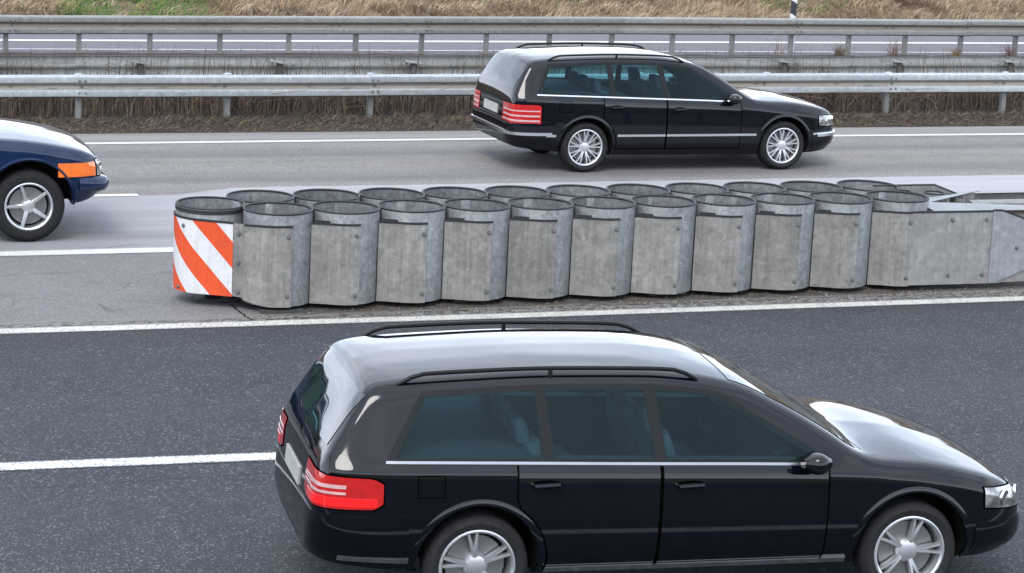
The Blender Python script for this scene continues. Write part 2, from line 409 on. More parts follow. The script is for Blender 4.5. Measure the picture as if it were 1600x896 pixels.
strip('opposite_edge_line', [(X0, 18.95), (X1, 18.95)], .12, .039, M['mark_old'])
strip('opposite_lane_line', [(X0, 20.15), (0, 20.15), (20.9, 20.5), (X1, 21.0)], .26, .039, M['mark_main'])

# open crack and crust edge where the paving meets the barrier's base
def crack(pts, w):
    b = MB(); rows = []; rr = random.Random(5); P_ = []
    for i in range(len(pts) - 1):
        for k in range(8): t = k / 8; P_.append((pts[i][0] + (pts[i + 1][0] - pts[i][0]) * t + rr.gauss(0, .006), pts[i][1] + (pts[i + 1][1] - pts[i][1]) * t + rr.gauss(0, .006)))
    for i, p in enumerate(P_):
        ww = w * rr.uniform(.25, 1.0) * (1 - (i / len(P_)) ** 4); rows.append([(p[0] - ww / 2, p[1] + ww / 3, .003), (p[0] + ww / 2, p[1] - ww / 3, .003)])
    b.grid(rows); return b.build('pavement_crack', M['crack'], kind='structure')
M['crack'] = simple('crack_grime', (.03, .027, .023), 1.0, var=.4, spec=0)
crack([(-.41, .10), (-.40, -.18), (-.39, -.40), (-.35, -.60), (-.24, -.60), (-.15, -.56), (.09, -.545), (.40, -.52), (.79, -.47), (1.4, -.50)], .034)
crack([(1.2, -.47), (2.1, -.50), (2.9, -.46), (3.8, -.51), (5.2, -.48), (6.9, -.52), (8.6, -.5)], .026)
crack([(-3.6, -.42), (-2.8, -.46), (-2.1, -.40), (-1.5, -.45), (-.9, -.52), (-.5, -.50)], .016)
crack([(-1.3, 2.86), (-1.0, 2.80), (-.75, 2.92), (-.45, 2.86)], .012)
# grass bank beyond the opposite carriageway
def bank_z(x, y):
    k = max(0, y - 22.6)
    return .05 + .14 * k / (1 + .01 * k) + .10 * noise.noise(Vector((x * .5, y * .5, 0))) * min(1, k) + .05 * noise.noise(Vector((x * 2.1, y * 2.1, 5))) * min(1, k)
sheet('grass_bank', X0, X1, 22.6, 60, -.015, M['bank'], 240, 90, bank_z)

# ------------------------------------------------------------------ vegetation (uncountable)
def blade(b, cols, p, h, w, lean, az, col, segs=2):
    d = Vector((cos(az), sin(az), 0)); side = Vector((-sin(az + 1.2), cos(az + 1.2), 0)) * w / 2
    o = len(b.v)
    for k in range(segs + 1):
        t = k / segs; q = Vector(p) + Vector((0, 0, h * t * (1 - .35 * lean * t))) + d * (h * lean * t * t)
        s = side * (1 - .85 * t); b.v += [tuple(q - s), tuple(q + s)]; cols += [col, col]
        if k: b.f.append((o + 2 * k - 2, o + 2 * k - 1, o + 2 * k + 1, o + 2 * k)); b.mi.append(0)
def jit(c, a=.25):
    k = 1 + random.uniform(-a, a); return tuple(max(0, x * k * (1 + random.uniform(-.08, .08))) for x in c)
STRAW = [(.27, .205, .135), (.22, .16, .10), (.17, .118, .072), (.30, .24, .165), (.115, .078, .05)]
b = MB(); cols = []
R = random.Random(3)
for i in range(13000):
    tx = R.uniform(-12, 46); ty = 22.7 + 12 * R.random() ** 1.25
    g = noise.noise(Vector((tx * .35, ty * .5, 9))); cl = noise.noise(Vector((tx * .7, ty * .8, 2)))
    green = (2.0 < tx < 5.0 + .5 * g and ty < 25.4 + .6 * g and R.random() < .9) or (g > .30 and R.random() < .45)
    k = min(4, int(max(0, 2.0 + 5.0 * cl + 2.2 * g + R.uniform(-1.4, 1.4))))
    base = ((.06, .115, .026) if R.random() < .8 else (.17, .17, .06)) if green else STRAW[k]
    sz = R.uniform(.6, 1.5) * (.75 if green else 1) * (1.25 if cl < -.15 else 1); az = noise.noise(Vector((tx * .5, ty * .5, 4))) * 6
    for q in range(R.randint(7, 13)):
        x = tx + R.gauss(0, .10); y = ty + R.gauss(0, .10)
        blade(b, cols, (x, y, bank_z(x, y) - .02), .17 * sz * R.uniform(.5, 1.2), R.uniform(.02, .045), R.uniform(.3, 1.5), az + R.gauss(0, .9), jit(base, .3))
b.col = cols; o = b.build('dry_grass', M['blades'], kind='stuff')

b = MB(); cols = []
STEM = [(.055, .039, .032), (.038, .027, .023), (.085, .062, .048), (.024, .017, .015), (.13, .097, .07), (.058, .044, .038), (.032, .022, .019)]
def stem(b, cols, p, h, r, lean, az, col, n=3):
    pts = []; d = Vector((cos(az), sin(az), 0))
    wob = R.uniform(-.06, .06)
    for k in range(4):
        t = k / 3; pts.append(Vector(p) + Vector((0, 0, h * t * (1 - .2 * lean * t))) + d * (h * lean * t * t) + Vector((-d.y, d.x, 0)) * wob * sin(pi * t) * h)
    o = len(b.v); b.tube(pts, [r, r * .8, r * .6, r * .3], n, caps=False); cols += [col] * (len(b.v) - o)
for i in range(9500):
    x = R.uniform(-4.5, 24); dn = noise.noise(Vector((x * .8, 0, 7)))
    if R.random() > .8 + .4 * dn: continue
    y = 11.42 + 1.4 * R.random()
    h = R.uniform(.30, .62) * (1 + .2 * dn); tall = R.random() < .05
    if tall: h = R.uniform(.68, .98)
    lean = abs(R.gauss(0, .22)) + (.6 if R.random() < .10 else 0)
    stem(b, cols, (x, y, .03), h, R.uniform(.0035, .0075), lean, R.uniform(0, 2 * pi), jit(R.choice(STEM)))
for i in range(620):       # thicker pale canes at the front
    x = R.uniform(-4.5, 24); y = R.uniform(11.33, 11.7)
    stem(b, cols, (x, y, .03), R.uniform(.3, .58), R.uniform(.006, .0105), abs(R.gauss(0, .2)), R.uniform(0, 2 * pi), jit((.165, .12, .085) if R.random() < .5 else (.10, .07, .052)))
for i in range(650):       # broken and fallen canes
    x = R.uniform(-4.5, 24); y = R.uniform(11.2, 12.4)
    stem(b, cols, (x, y, R.uniform(.04, .2)), R.uniform(.3, .7), R.uniform(.004, .008), R.uniform(1.2, 2.6), R.choice((0, pi)) + R.gauss(0, .5), jit(STEM[4]))
for i in range(420):       # taller sparse stems behind the first rail
    x = R.uniform(-4.5, 24); y = R.uniform(12.3, 12.95)
    stem(b, cols, (x, y, .03), R.uniform(.6, .92), R.uniform(.003, .005), abs(R.gauss(0, .12)), R.uniform(0, 2 * pi), jit((.10, .075, .055)))
b.col = cols; b.build('dry_brush', M['stems'], kind='stuff')

b = MB(); cols = []
LIT = [(.05, .036, .026), (.10, .072, .048), (.024, .017, .013), (.15, .115, .08), (.06, .064, .03)]
for i in range(26000):
    x = R.uniform(-5, 24); e = noise.noise(Vector((x * 1.3, 1, 1)))
    y = 10.22 + .1 * e + abs(R.gauss(0, .55)); 
    if y > 12.2: continue
    c = jit(R.choice(LIT[:4]) if R.random() < .9 else LIT[4])
    blade(b, cols, (x, y, verge_z(x, y)), R.uniform(.02, .06) + .08 * min(1, max(0, y - 10.35)), R.uniform(.008, .022), R.uniform(.6, 2.2), R.uniform(0, 2 * pi), c, 1)
for i in range(2600):      # grit and leaves under the barrier
    x = R.uniform(-.3, 8.2); y = -.28 + R.gauss(0, .10)
    if y < -.62: continue
    c = jit(R.choice(LIT)) if R.random() < .7 else jit((.06, .05, .04))
    blade(b, cols, (x, y, .002), R.uniform(.006, .03), R.uniform(.006, .016), R.uniform(.8, 2.2), R.uniform(0, 2 * pi), c, 1)
b.col = cols; b.build('leaf_litter', M['litter'], kind='stuff')

b = MB()
for i in range(900):       # loose chippings
    z = .012
    if R.random() < .6: x = R.uniform(-4, 9); y = -.5 + R.gauss(0, .12)
    else: x = R.uniform(-2, 20); y = 18.6 + R.gauss(0, .1); z = .05
    if -.33 < y < 1.2: continue
    r = R.uniform(.004, .012) * (2.2 if y > 10 else 1)
    vs = [(x + r * R.uniform(.6, 1.3) * a, y + r * R.uniform(.6, 1.3) * c, z - .012 + max(0, r * R.uniform(.5, 1.1) * d + r * .4)) for a, c, d in ((1, 0, 0), (-1, 0, 0), (0, 1, 0), (0, -1, 0), (0, 0, 1), (0, 0, -1))]
    b.add(vs, [(0, 2, 4), (2, 1, 4), (1, 3, 4), (3, 0, 4), (2, 0, 5), (1, 2, 5), (3, 1, 5), (0, 3, 5)])
b.build('loose_chippings', simple('chipping_stone', (.2, .19, .18), .9, var=.4, scale=3), kind='stuff')

# tufts at the feet of the far rail's posts
def tuft(x, y, z, n_, h, colr, label, spread=.5):
    bb = MB(); cc = []
    for i in range(n_):
        a = R.uniform(0, 2 * pi)
        stem(bb, cc, (R.gauss(0, .05), R.gauss(0, .04), 0), h * R.uniform(.4, 1), R.uniform(.003, .006), abs(R.gauss(0, spread)), a, jit(colr))
    bb.col = cc; o = bb.build('dry_weed', M['stems']); o.location = (x, y, z)
    return tag(o, label, 'weed', 'dry weeds at the far rail')
tuft(15.45, 18.25, .03, 80, .30, (.11, .08, .053), 'bushy brown weed tuft at the post next after the striped marker post', .7)
tuft(14.2, 18.2, .03, 16, .42, (.16, .11, .08), 'thin twiggy weed at the post under the striped marker post', .5)
tuft(16.55, 18.2, .03, 42, .42, (.14, .09, .075), 'tallest dark twiggy weed between two far rail posts', .45)
tuft(17.9, 18.25, .03, 60, .22, (.16, .115, .068), 'low straw coloured weed tuft beside a far rail post', .7)
tuft(19.0, 18.2, .03, 60, .32, (.12, .08, .07), 'round dark weed at the far rail post nearest the picture edge', .6)

# ------------------------------------------------------------------ guardrails
# W-beam section: (depth towards traffic, height, dirt in trough)
WB = [(.0, .0, 0), (.014, .002, 0), (.066, .018, 0), (.078, .028, 0), (.081, .062, 0), (.078, .100, 0), (.068, .112, .3), (.034, .130, 1), (.028, .140, 1), (.026, .155, 1), (.028, .172, 1), (.036, .182, .9), (.068, .202, .3), (.078, .212, 0), (.081, .248, 0), (.078, .284, 0), (.064, .294, 0), (.014, .309, 0), (.0, .310, 0)]
def beam_mesh(L, sgn, joints=1, wob=0):
    bb = MB(); nx = max(2, int(L / .5)); P = []
    for i in range(nx + 1):
        P.append([(L * i / nx, -sgn * d, h) for d, h, u in WB])
    bb.grid(P, flip=(sgn < 0))
    Q = [[(p[0], p[1] + sgn * .004, p[2]) for p in r] for r in P]
    o = len(bb.v); bb.grid(Q, flip=(sgn > 0))
    k = len(WB)
    for i in range((nx + 1) * k * 2): bb.uv[i] = (0, WB[i % k][2])
    return bb
bolt_b = MB(); bolt_b.lathe([(0, -.012), (.010, -.010), (.0135, -.004), (.0135, 0), (.019, .0), (.019, .003)], 12, axis='Y')
def new_bolt(parent, loc, s=1.0, rz=0):
    global BOLT
    if BOLT is None:
        BOLT = bolt_b.build('bolt', M['bolt'], parent, 40); o = BOLT
    else:
        o = inst(BOLT, parent)
    o.location = loc; o.scale = (s, s, s); o.rotation_euler = (0, 0, rz); return o
BOLT = None
def post_mesh(h):
    bb = MB()       # open C-channel, flange to the beam
    t = .006
    bb.box((0, 0, h / 2), (.075, t, h)); bb.box((-.0345, .04, h / 2), (t, .0795 - t, h - .002)); bb.box((.0345, .04, h / 2), (t, .0795 - t, h - .002))
    bb.box((-.026, .0775, h / 2), (.0105, t, h - .004)); bb.box((.026, .0775, h / 2), (.0105, t, h - .004))
    return bb
def guardrail(label, xs, y, z0, zt, mat, sgn, splice0, L, joint_every=4.0, yfun=None, spacer=False, caps=True):
    root = empty('guardrail', (0, 0, 0)); tag(root, label, 'guardrail', 'steel guardrails of the median')
    xa = splice0; first = None
    while xa < L:
        p = (xa, y + (yfun(xa) if yfun else 0)); q = (xa + joint_every, y + (yfun(xa + joint_every) if yfun else 0))
        z = zt(xa) if callable(zt) else zt; z2 = zt(xa + joint_every) if callable(zt) else zt
        ln = hypot(q[0] - p[0], q[1] - p[1]) + .16
        if first is None:
            bm_ = beam_mesh(ln, sgn).build('beam', mat, root, 30); first = bm_
        else: bm_ = inst(first, root)
        lap = .0012 if int(round((xa - splice0) / joint_every)) % 2 else -.0012
        bm_.location = (p[0], p[1] + sgn * lap * 2, z - .31 + random.uniform(-.004, .004))
        bm_.rotation_euler = (random.uniform(-.02, .02), -atan2(z2 - z, joint_every) + random.uniform(-.0015, .0015), atan2(q[1] - p[1], q[0] - p[0]))
        if -3 < xa < 24:
            for dx in (.04, .12):
                for h in (.235, .075): new_bolt(bm_, (dx, -sgn * .081, h), 1.0 if sgn > 0 else .9, 0 if sgn > 0 else pi)
                if sgn < 0: new_bolt(bm_, (dx, -.030, .155), 1.2)
            for dx in (.08, 2.04):      # slotted post bolt in the trough
                new_bolt(bm_, (dx, -sgn * .029, .155), 1.3, 0 if sgn > 0 else pi)
        xa += joint_every
    pm = None; cp = None; br = None
    for x in xs:
        z = zt(x) if callable(zt) else zt
        yy = y + (yfun(x) if yfun else 0)
        if pm is None: pm = post_mesh(z - z0 + .22 - .03).build('post', M['post'], root); po = pm
        else: po = inst(pm, root)
        po.location = (x, yy + (.012 if sgn > 0 else -.095), z0 - .22)
        po.rotation_euler = (random.uniform(-.008, .008), random.uniform(-.012, .012), random.uniform(-.05, .05))
        if spacer:      # bent spacer bracket with a tilted lid
            if br is None:
                bb = MB(); m = Matrix.Rotation(radians(8), 3, 'Y') @ Matrix.Rotation(radians(10), 3, 'X')
                bb.box((0, -.11, .008), (.30, .13, .008), m=m); bb.box((.145, -.115, -.012), (.006, .115, .035)); bb.box((-.12, -.105, -.02), (.006, .10, .05))
                bb.box((0, -.045, -.06), (.09, .006, .17)); bb.box((.04, -.09, -.10), (.008, .09, .10)); bb.box((.0, -.10, -.155), (.10, .10, .006))
                br = bb.build('spacer_bracket', M['post'], root); bo = br
            else: bo = inst(br, root)
            bo.location = (x, yy - .01, z - .085); bo.rotation_euler = (0, random.uniform(-.04, .04), random.uniform(-.06, .06))
        elif caps:
            if cp is None:
                bb = MB(); bb.lathe([(0, .014), (.035, .012), (.055, .004), (.06, -.004)], 14); cp = bb.build('post_cap', M['rail'], root, 40); co_ = cp
            else: co_ = inst(cp, root)
            co_.location = (x, yy + .03, z + .004); co_.scale = (1, .7, 1)
    return root
near_x = [.2 + 2.055 * k for k in range(-9, 22)]
guardrail('bright zinc guardrail facing us at the dry brush, directly behind the black estate car', near_x, 11.17, .03, lambda x: .648 + .0022 * x, M['rail'], 1, .16 - 4.11 * 5, 45, 4.11)
sec_x = [1.4 + 2.05 * k for k in range(-9, 21)]
guardrail('guardrail seen from its back with spacer brackets, behind the brush', sec_x, 13.0, .03, lambda x: .672 + .0024 * x, M['rail_back'], -1, .5 - 4.1 * 5, 45, 4.1, spacer=True)
far_x = [.34 + 1.182 * k for k in range(-16, 36)]
def far_y(x): return 0.0
def far_z(x): return .655 + .0055 * x if x < 12 else .721 + .0008 * (x - 12)
guardrail('weathered far guardrail on close-set posts at the opposite carriageway', far_x, 18.38, .03, far_z, M['rail_old'], 1, .35 - 3.546 * 6, 40, 3.546, caps=False)

# delineator post behind the far rail
root = empty('delineator_post', (14.83, 19.0, .035))
tag(root, 'white delineator post with slanted black band sticking up behind the far rail', 'delineator')
def delin(z0, z1, t0, t1):
    bb = MB(); n_ = 20; rows = []
    for k in range(n_):
        a = 2 * pi * k / n_; ca, sa = cos(a), sin(a)
        x = .056 * math.copysign(abs(ca) ** .6, ca); y = .042 * math.copysign(abs(sa) ** .6, sa)
        rows.append([(x, y, z0 - t0 * x), (x, y, z1 - t1 * x)])
    bb.grid(rows, closed_u=True); o = len(bb.v)
    bb.f.append(tuple(2 * k for k in reversed(range(n_)))); bb.f.append(tuple(2 * k + 1 for k in range(n_))); bb.mi += [0, 0]; return bb
delin(0, .675, 0, .6).build('lower_shaft', M['white'], root, 40)
delin(.676, .915, .6, .6).build('black_band', M['black'], root, 40)
delin(.916, 1.06, .6, 1.0).build('upper_shaft', M['white'], root, 40)

# ------------------------------------------------------------------ crash cushion
P = .644; RB = .319; ZT = .906; ZB = .05; OY = .631
cc = empty('crash_cushion', (0, 0, 0))
tag(cc, 'long grey crash cushion of paired open steel barrels with a red and white striped nose', 'crash cushion')
bb = MB()
zb = ZB + .003
bb.lathe([(RB - .003, ZT), (RB, ZT - .004), (RB, zb), (RB - .004, zb), (RB - .004, zb + .06), (0, zb + .06)], 64)
bb.mi = [1 if (i % 5) == 4 else 0 for i in range(len(bb.f))]
bb.lathe([(RB - .004, zb + .06), (RB - .004, ZT), (RB - .003, ZT)], 64)
bb.mi += [0] * (len(bb.f) - len(bb.mi))
barrel0 = bb.build('barrel', [M['galv'], M['dirt']], cc, 40)
rb = MB(); rb.lathe([(RB - .005 + .0105 * cos(a), ZT + .010 * sin(a)) for a in [2 * pi * k / 8 for k in range(8)]], 72, closed=True)
rim0 = rb.build('rim', M['rim'], barrel0, 60)
centers = [(P * i, 0) for i in range(11)] + [(P * i, OY) for i in range(11)] + [(-.552, .335)]
for k, (x, y) in enumerate(centers):
    if k == 0: o = barrel0
    else:
        o = inst(barrel0, cc); inst(rim0, o)
    o.location = (x, y, 0); o.rotation_euler = (random.uniform(-.004, .004), random.uniform(-.004, .004), random.uniform(0, 6.28))
    if k == 22:
        o.location.z = .09; o.scale.z = (ZT - .09) / ZT
        o.name = 'nose_barrel'; c2 = MB()
        c2.lathe([(RB + .002, ZT - .055), (RB + .007, ZT - .052), (RB + .007, ZT - .016), (RB + .002, ZT - .013)], 64); c2.build('collar', M['cap'], o, 40)

def plate(path, ztop, zbot, name, mat, parent, t=.004, cap=True, nz=6):
    """curved sheet along a ground path; ztop/zbot functions of arc length"""
    pts = [Vector((p[0], p[1])) for p in path]; s = [0]
    for i in range(1, len(pts)): s.append(s[-1] + (pts[i] - pts[i - 1]).length)
    nn = []
    for i in range(len(pts)):
        d = (pts[min(i + 1, len(pts) - 1)] - pts[max(i - 1, 0)]).normalized(); nn.append(Vector((d.y, -d.x)))
    bb = MB(); out = []; inn = []
    for i, p in enumerate(pts):
        zt_ = ztop(s[i]); zb_ = zbot(s[i]); q = p - nn[i] * t
        out.append([(p.x, p.y, zb_ + (zt_ - zb_) * k / nz) for k in range(nz + 1)])
        inn.append([(q.x, q.y, zb_ + (zt_ - zb_) * k / nz) for k in range(nz + 1)])
    o = len(bb.v); bb.grid(out)
    for i in range(len(pts)):
        for k in range(nz + 1): bb.uv[o + i * (nz + 1) + k] = (s[i], out[i][k][2])
    bb.grid(inn, flip=True)
    E_ = [[a[-1], c[-1]] for a, c in zip(out, inn)]; bb.grid(E_)
    E_ = [[a[0], c[0]] for a, c in zip(out, inn)]; bb.grid(E_, flip=True)
    bb.grid([out[0], inn[0]], flip=True); bb.grid([out[-1], inn[-1]])
    ob = bb.build(name, mat, parent, 40)
    if cap:      # dark folded top edge
        cb = MB(); rows = []
        for i, p in enumerate(pts):
            a = p + nn[i] * .004; c = p - nn[i] * .014; z = ztop(s[i])
            rows.append([(a.x, a.y, z - .012), (a.x, a.y, z + .007), (c.x, c.y, z + .007), (c.x, c.y, z - .012)])
        cb.grid(rows, closed_v=True)
        cb.f += [(0, 1, 2, 3), tuple(len(cb.v) - 4 + k for k in (3, 2, 1, 0))]; cb.mi += [0, 0]
        cb.build('edge_strip', M['cap'], ob)
    return ob, pts, nn, s
def arc(c, r, a0, a1, n_):
    return [(c[0] + r * cos(radians(a0 + (a1 - a0) * k / n_)), c[1] + r * sin(radians(a0 + (a1 - a0) * k / n_))) for k in range(n_ + 1)]
PT = .803
cap_pair = None
def bolts_at(parent, pts, zs, rz=0):
    for (x, y) in pts:
        for z in zs: new_bolt(parent, (x, y, z), 1.15, rz)
def outp(c, a, off=.012): return (c[0] + (RB + off) * cos(radians(a)), c[1] + (RB + off) * sin(radians(a)))
# overlapping side panels in front of each barrel
proto = None
for i in range(1, 10):
    c = (P * i, 0)
    if proto is None:
        path = [(-.374, -.188), (-.30, -.218), (-.235, -.248)] + arc((0, 0), RB + .010, -118, -80, 14)
        pl, pts, nn, s = plate(path, lambda q: PT, lambda q: ZB, 'side_panel', M['panel'], cc)
        # doubled flap at the tucked-in corner
        fb = MB(); fb.box((-.255, -.212, PT + .012), (.17, .016, .022), rz=radians(-24)); fb.build('edge_flap', M['cap'], pl)
        bolts_at(pl, [outp((0, 0), -86)], (.70, .135), radians(-2))
        proto = pl
    else:
        pl = inst(proto, cc)
        for ch in list(proto.children): inst(ch, pl)
    pl.location = (c[0], c[1], 0); pl.rotation_euler = (0, 0, random.uniform(-.006, .006))
# nose sheet, warning sheet and the first panel share the tangent between the nose barrel and barrel one
NC = (-.552, .335)
dx, dy = .552, -.335; L_ = hypot(dx, dy); u = (dx / L_, dy / L_); nr = (u[1], -u[0])
nr = (-abs(nr[0]), -abs(nr[1]))
ta = atan2(nr[1], nr[0]); tdeg = math.degrees(ta)
ta_deg = tdeg if tdeg < 0 else tdeg - 360
r1 = RB + .010
T0 = (NC[0] + nr[0] * r1, NC[1] + nr[1] * r1)
def flat(d, off=0.0): return (T0[0] + u[0] * d + nr[0] * off, T0[1] + u[1] * d + nr[1] * off)
ang0 = -205
path = arc(NC, r1, ang0, ta_deg, 26) + [flat(.06), flat(.14), flat(.22), flat(.33), flat(.40), flat(.47)]
nose_top = lambda s: .812 - .012 * s
npl, _, _, ns = plate(path, nose_top, lambda s: .125 - .25 * max(0, s - .86), 'nose_panel', M['panel'], cc, cap=False)
r2 = RB + .015
FW = .325
path = arc(NC, r2, ang0, ta_deg, 30) + [flat(.05, .005), flat(.1, .005), flat(.15, .005), flat(.24, .005), flat(FW, .005)]
wpl, wp, wn, ws = plate(path, lambda s: .815 - .012 * s, lambda s: .12, 'warning_panel', M['warn'], cc, t=.003, cap=True)
for a, zz in ((-150, .735), (-160, .155)):
    p = (NC[0] + (r2 + .004) * cos(radians(a)), NC[1] + (r2 + .004) * sin(radians(a))); new_bolt(wpl, (p[0], p[1], zz), 1.05, radians(a + 90))
for zz in (.71, .44, .165):
    p = flat(.378, .006); new_bolt(npl, (p[0], p[1], zz), 1.2, ta + pi / 2)
path = [flat(.43, .004), flat(.48, .004), flat(.53, .004), flat(.58, .004)] + arc((0, 0), r1 + .004, ta_deg + 4, -80, 18)
def zb0(s): return max(ZB, .098 - s * .26)
pl, _, _, _ = plate(path, lambda s: .795 + .006 * min(1, s / .4), zb0, 'side_panel', M['panel'], cc)
bolts_at(pl, [outp((0, 0), -87, .016)], (.70, .15), radians(-3))
# last panel runs on into the transition plates
c = (P * 10, 0)
path = [(c[0] - .374, -.188), (c[0] - .30, -.216), (c[0] - .235, -.246)] + arc(c, RB + .010, -118, -88, 12)
pl, _, _, _ = plate(path, lambda s: PT, lambda s: ZB, 'side_panel', M['panel'], cc)
yq = -(RB + .010)
bolts_at(pl, [(c[0] - .015, yq - .004)], (.70, .135))
xe = 7.40
path = [(c[0] - .0, yq + .006), (c[0] + .3, yq - .004), (c[0] + .6, yq - .014), (xe + .1, yq - .02)]
pl, _, _, _ = plate(path, lambda s: PT + .004, lambda s: ZB + .008, 'transition_panel', M['tail'], cc)
bolts_at(pl, [(6.90, yq - .016), (7.29, yq - .023)], (.72, .15))
ob = MB()      # end plate with chamfered corners, then the rail behind it
sh = [(7.36, PT + .012), (7.46, PT + .010), (7.80, .70), (8.40, .60), (8.40, .30), (7.80, .20), (7.42, ZB + .012), (7.36, ZB + .012)]
yo = yq - .0205
v1 = [(x, yo - .004 - (x - 7.2) * .02, z) for x, z in sh]; v2 = [(x, y + .006, z) for x, y, z in v1]; k = len(sh)
ob.add(v1 + v2, [tuple(range(k)), tuple(reversed(range(k, 2 * k)))] + [((i + 1) % k, i, k + i, k + (i + 1) % k) for i in range(k)])
ep = ob.build('end_plate', galv('end_plate_zinc', (.19, .20, .213), (.225, .235, .247), .35, .45, .5, .3, .6).m, cc)
eb = MB(); rows = []
for i in range(3):
    a = sh[i]; y = yo - .008 - (a[0] - 7.2) * .02
    rows.append([(a[0], y, a[1] - .010), (a[0], y, a[1] + .009), (a[0], y + .018, a[1] + .009), (a[0], y + .018, a[1] - .010)])
eb.grid(rows, closed_v=True); eb.build('edge_strip', M['cap'], ep)
new_bolt(ep, (7.66, yo - .016, .42), 1.2)
lb = MB(); lb.box((7.72, yq - .002, .20), (1.2, .02, .27)); lb.build('lower_plate', M['tail'], cc)
# flange along the top, ramped cover plate, box inside, back plate with inspection ring, rail stub
fb = MB(); z = PT + .009
fb.add([(6.70, -.318, z), (8.3, -.335, z - .004), (8.3, -.20, z - .004), (6.64, -.03, z + .045), (6.70, -.318, z - .006), (8.3, -.335, z - .01), (8.3, -.20, z - .01), (6.64, -.03, z + .039)],
       [(0, 1, 2, 3), (7, 6, 5, 4), (0, 4, 5, 1), (1, 5, 6, 2), (2, 6, 7, 3), (3, 7, 4, 0)])
M['bright'] = galv('clean_zinc', (.155, .162, .168), (.19, .197, .203), .2, .5, .4, .3).m
fb.build('top_flange', M['bright'], cc)
fb = MB()
A = [(6.74, -.02, .835), (7.50, .26, .895), (7.60, .33, .89), (6.80, .22, .835)]
fb.add(A + [(x, y, zz - .006) for x, y, zz in A], [(0, 1, 2, 3), (7, 6, 5, 4), (0, 4, 5, 1), (1, 5, 6, 2), (2, 6, 7, 3), (3, 7, 4, 0)])
fb.build('ramp_plate', M['bright'], cc)
fb = MB(); fb.box((7.43, .27, .80), (.19, .006, .15), rz=radians(20)); fb.box((7.22, .14, .77), (.006, .28, .16)); fb.box((7.05, .17, .45), (.55, .01, .70)); fb.build('ramp_support', M['panel'], cc)
fb = MB()
sh = [(6.3, ZB + .02), (7.7, ZB + .02), (7.9, .30), (7.9, .66), (7.22, .905), (6.5, .905), (6.3, .905)]
v1 = [(x, .62, z) for x, z in sh]; v2 = [(x, .626, z) for x, z in sh]; k = len(sh)
fb.add(v1 + v2, [tuple(range(k)), tuple(reversed(range(k, 2 * k)))] + [((i + 1) % k, i, k + i, k + (i + 1) % k) for i in range(k)])
bk = fb.build('back_plate', M['tail'], cc)
fb = MB(); fb.tube([(6.5, .618, .909), (7.22, .618, .909), (7.56, .618, .787)], .008, 6); fb.build('edge_strip', M['cap'], bk)
for (x, y, r) in ((7.10, .40, .105), (6.79, .50, .085)):
    fb = MB(); fb.lathe([(r, .86), (r, ZB + .02), (r - .004, ZB + .02), (r - .004, .86)], 32, closed=True, c=(x, y, 0)); t_ = fb.build('inner_tube', M['tail'], cc, 40)
    fb = MB(); fb.lathe([(r - .002 + .008 * cos(a), .862 + .008 * sin(a)) for a in [2 * pi * q / 8 for q in range(8)]], 36, closed=True, c=(x, y, 0)); fb.build('rim', M['rim'], t_, 60)
for yy, sg in ((.13, 1), (.50, -1)):
    o = beam_mesh(7.0, sg).build('anchor_beam', M['rail_old'], cc, 30); o.location = (7.36, yy, .83 - .31)
pm = post_mesh(.95)
for x in (7.55, 8.88, 10.2, 11.5, 12.8, 14.1):
    o = (pm.build('anchor_post', M['post'], cc) if x == 7.55 else inst(bpy.data.objects['anchor_post'], cc)); o.location = (x, .28, -.15)
# skid feet and ground anchorage
for i, (x, y) in enumerate(((-.02, -.235), (-.5, .32), (1.9, -.05), (3.9, -.05), (5.9, -.05), (1.9, .6), (3.9, .6), (5.9, .6))):
    fb = MB(); fb.box((0, 0, .010), (.40, .20, .02)); fb.box((0, .06, .035), (.16, .06, .04)); o = fb.build('skid_foot', M['skid'], cc); o.location = (x, y, .002)

# ------------------------------------------------------------------ cars
def pchip(tab):
    xs = [a for a, _ in tab]; ys = [b for _, b in tab]; nn = len(xs)
    h = [xs[i + 1] - xs[i] for i in range(nn - 1)]; d = [(ys[i + 1] - ys[i]) / h[i] for i in range(nn - 1)]
    m = [0] * nn; m[0] = d[0]; m[-1] = d[-1]
    for i in range(1, nn - 1):
        if d[i - 1] * d[i] > 0:
            w1 = 2 * h[i] + h[i - 1]; w2 = h[i] + 2 * h[i - 1]; m[i] = (w1 + w2) / (w1 / d[i - 1] + w2 / d[i])
    def f(x):
        if x <= xs[0]: return ys[0]
        if x >= xs[-1]: return ys[-1]
        i = 0
        while x > xs[i + 1]: i += 1
        t = (x - xs[i]) / h[i]
        return ys[i] * (1 + 2 * t) * (1 - t) ** 2 + h[i] * m[i] * t * (1 - t) ** 2 + ys[i + 1] * t * t * (3 - 2 * t) + h[i] * m[i + 1] * t * t * (t - 1)
    return f

def lerp(a, b, t): return a + (b - a) * t

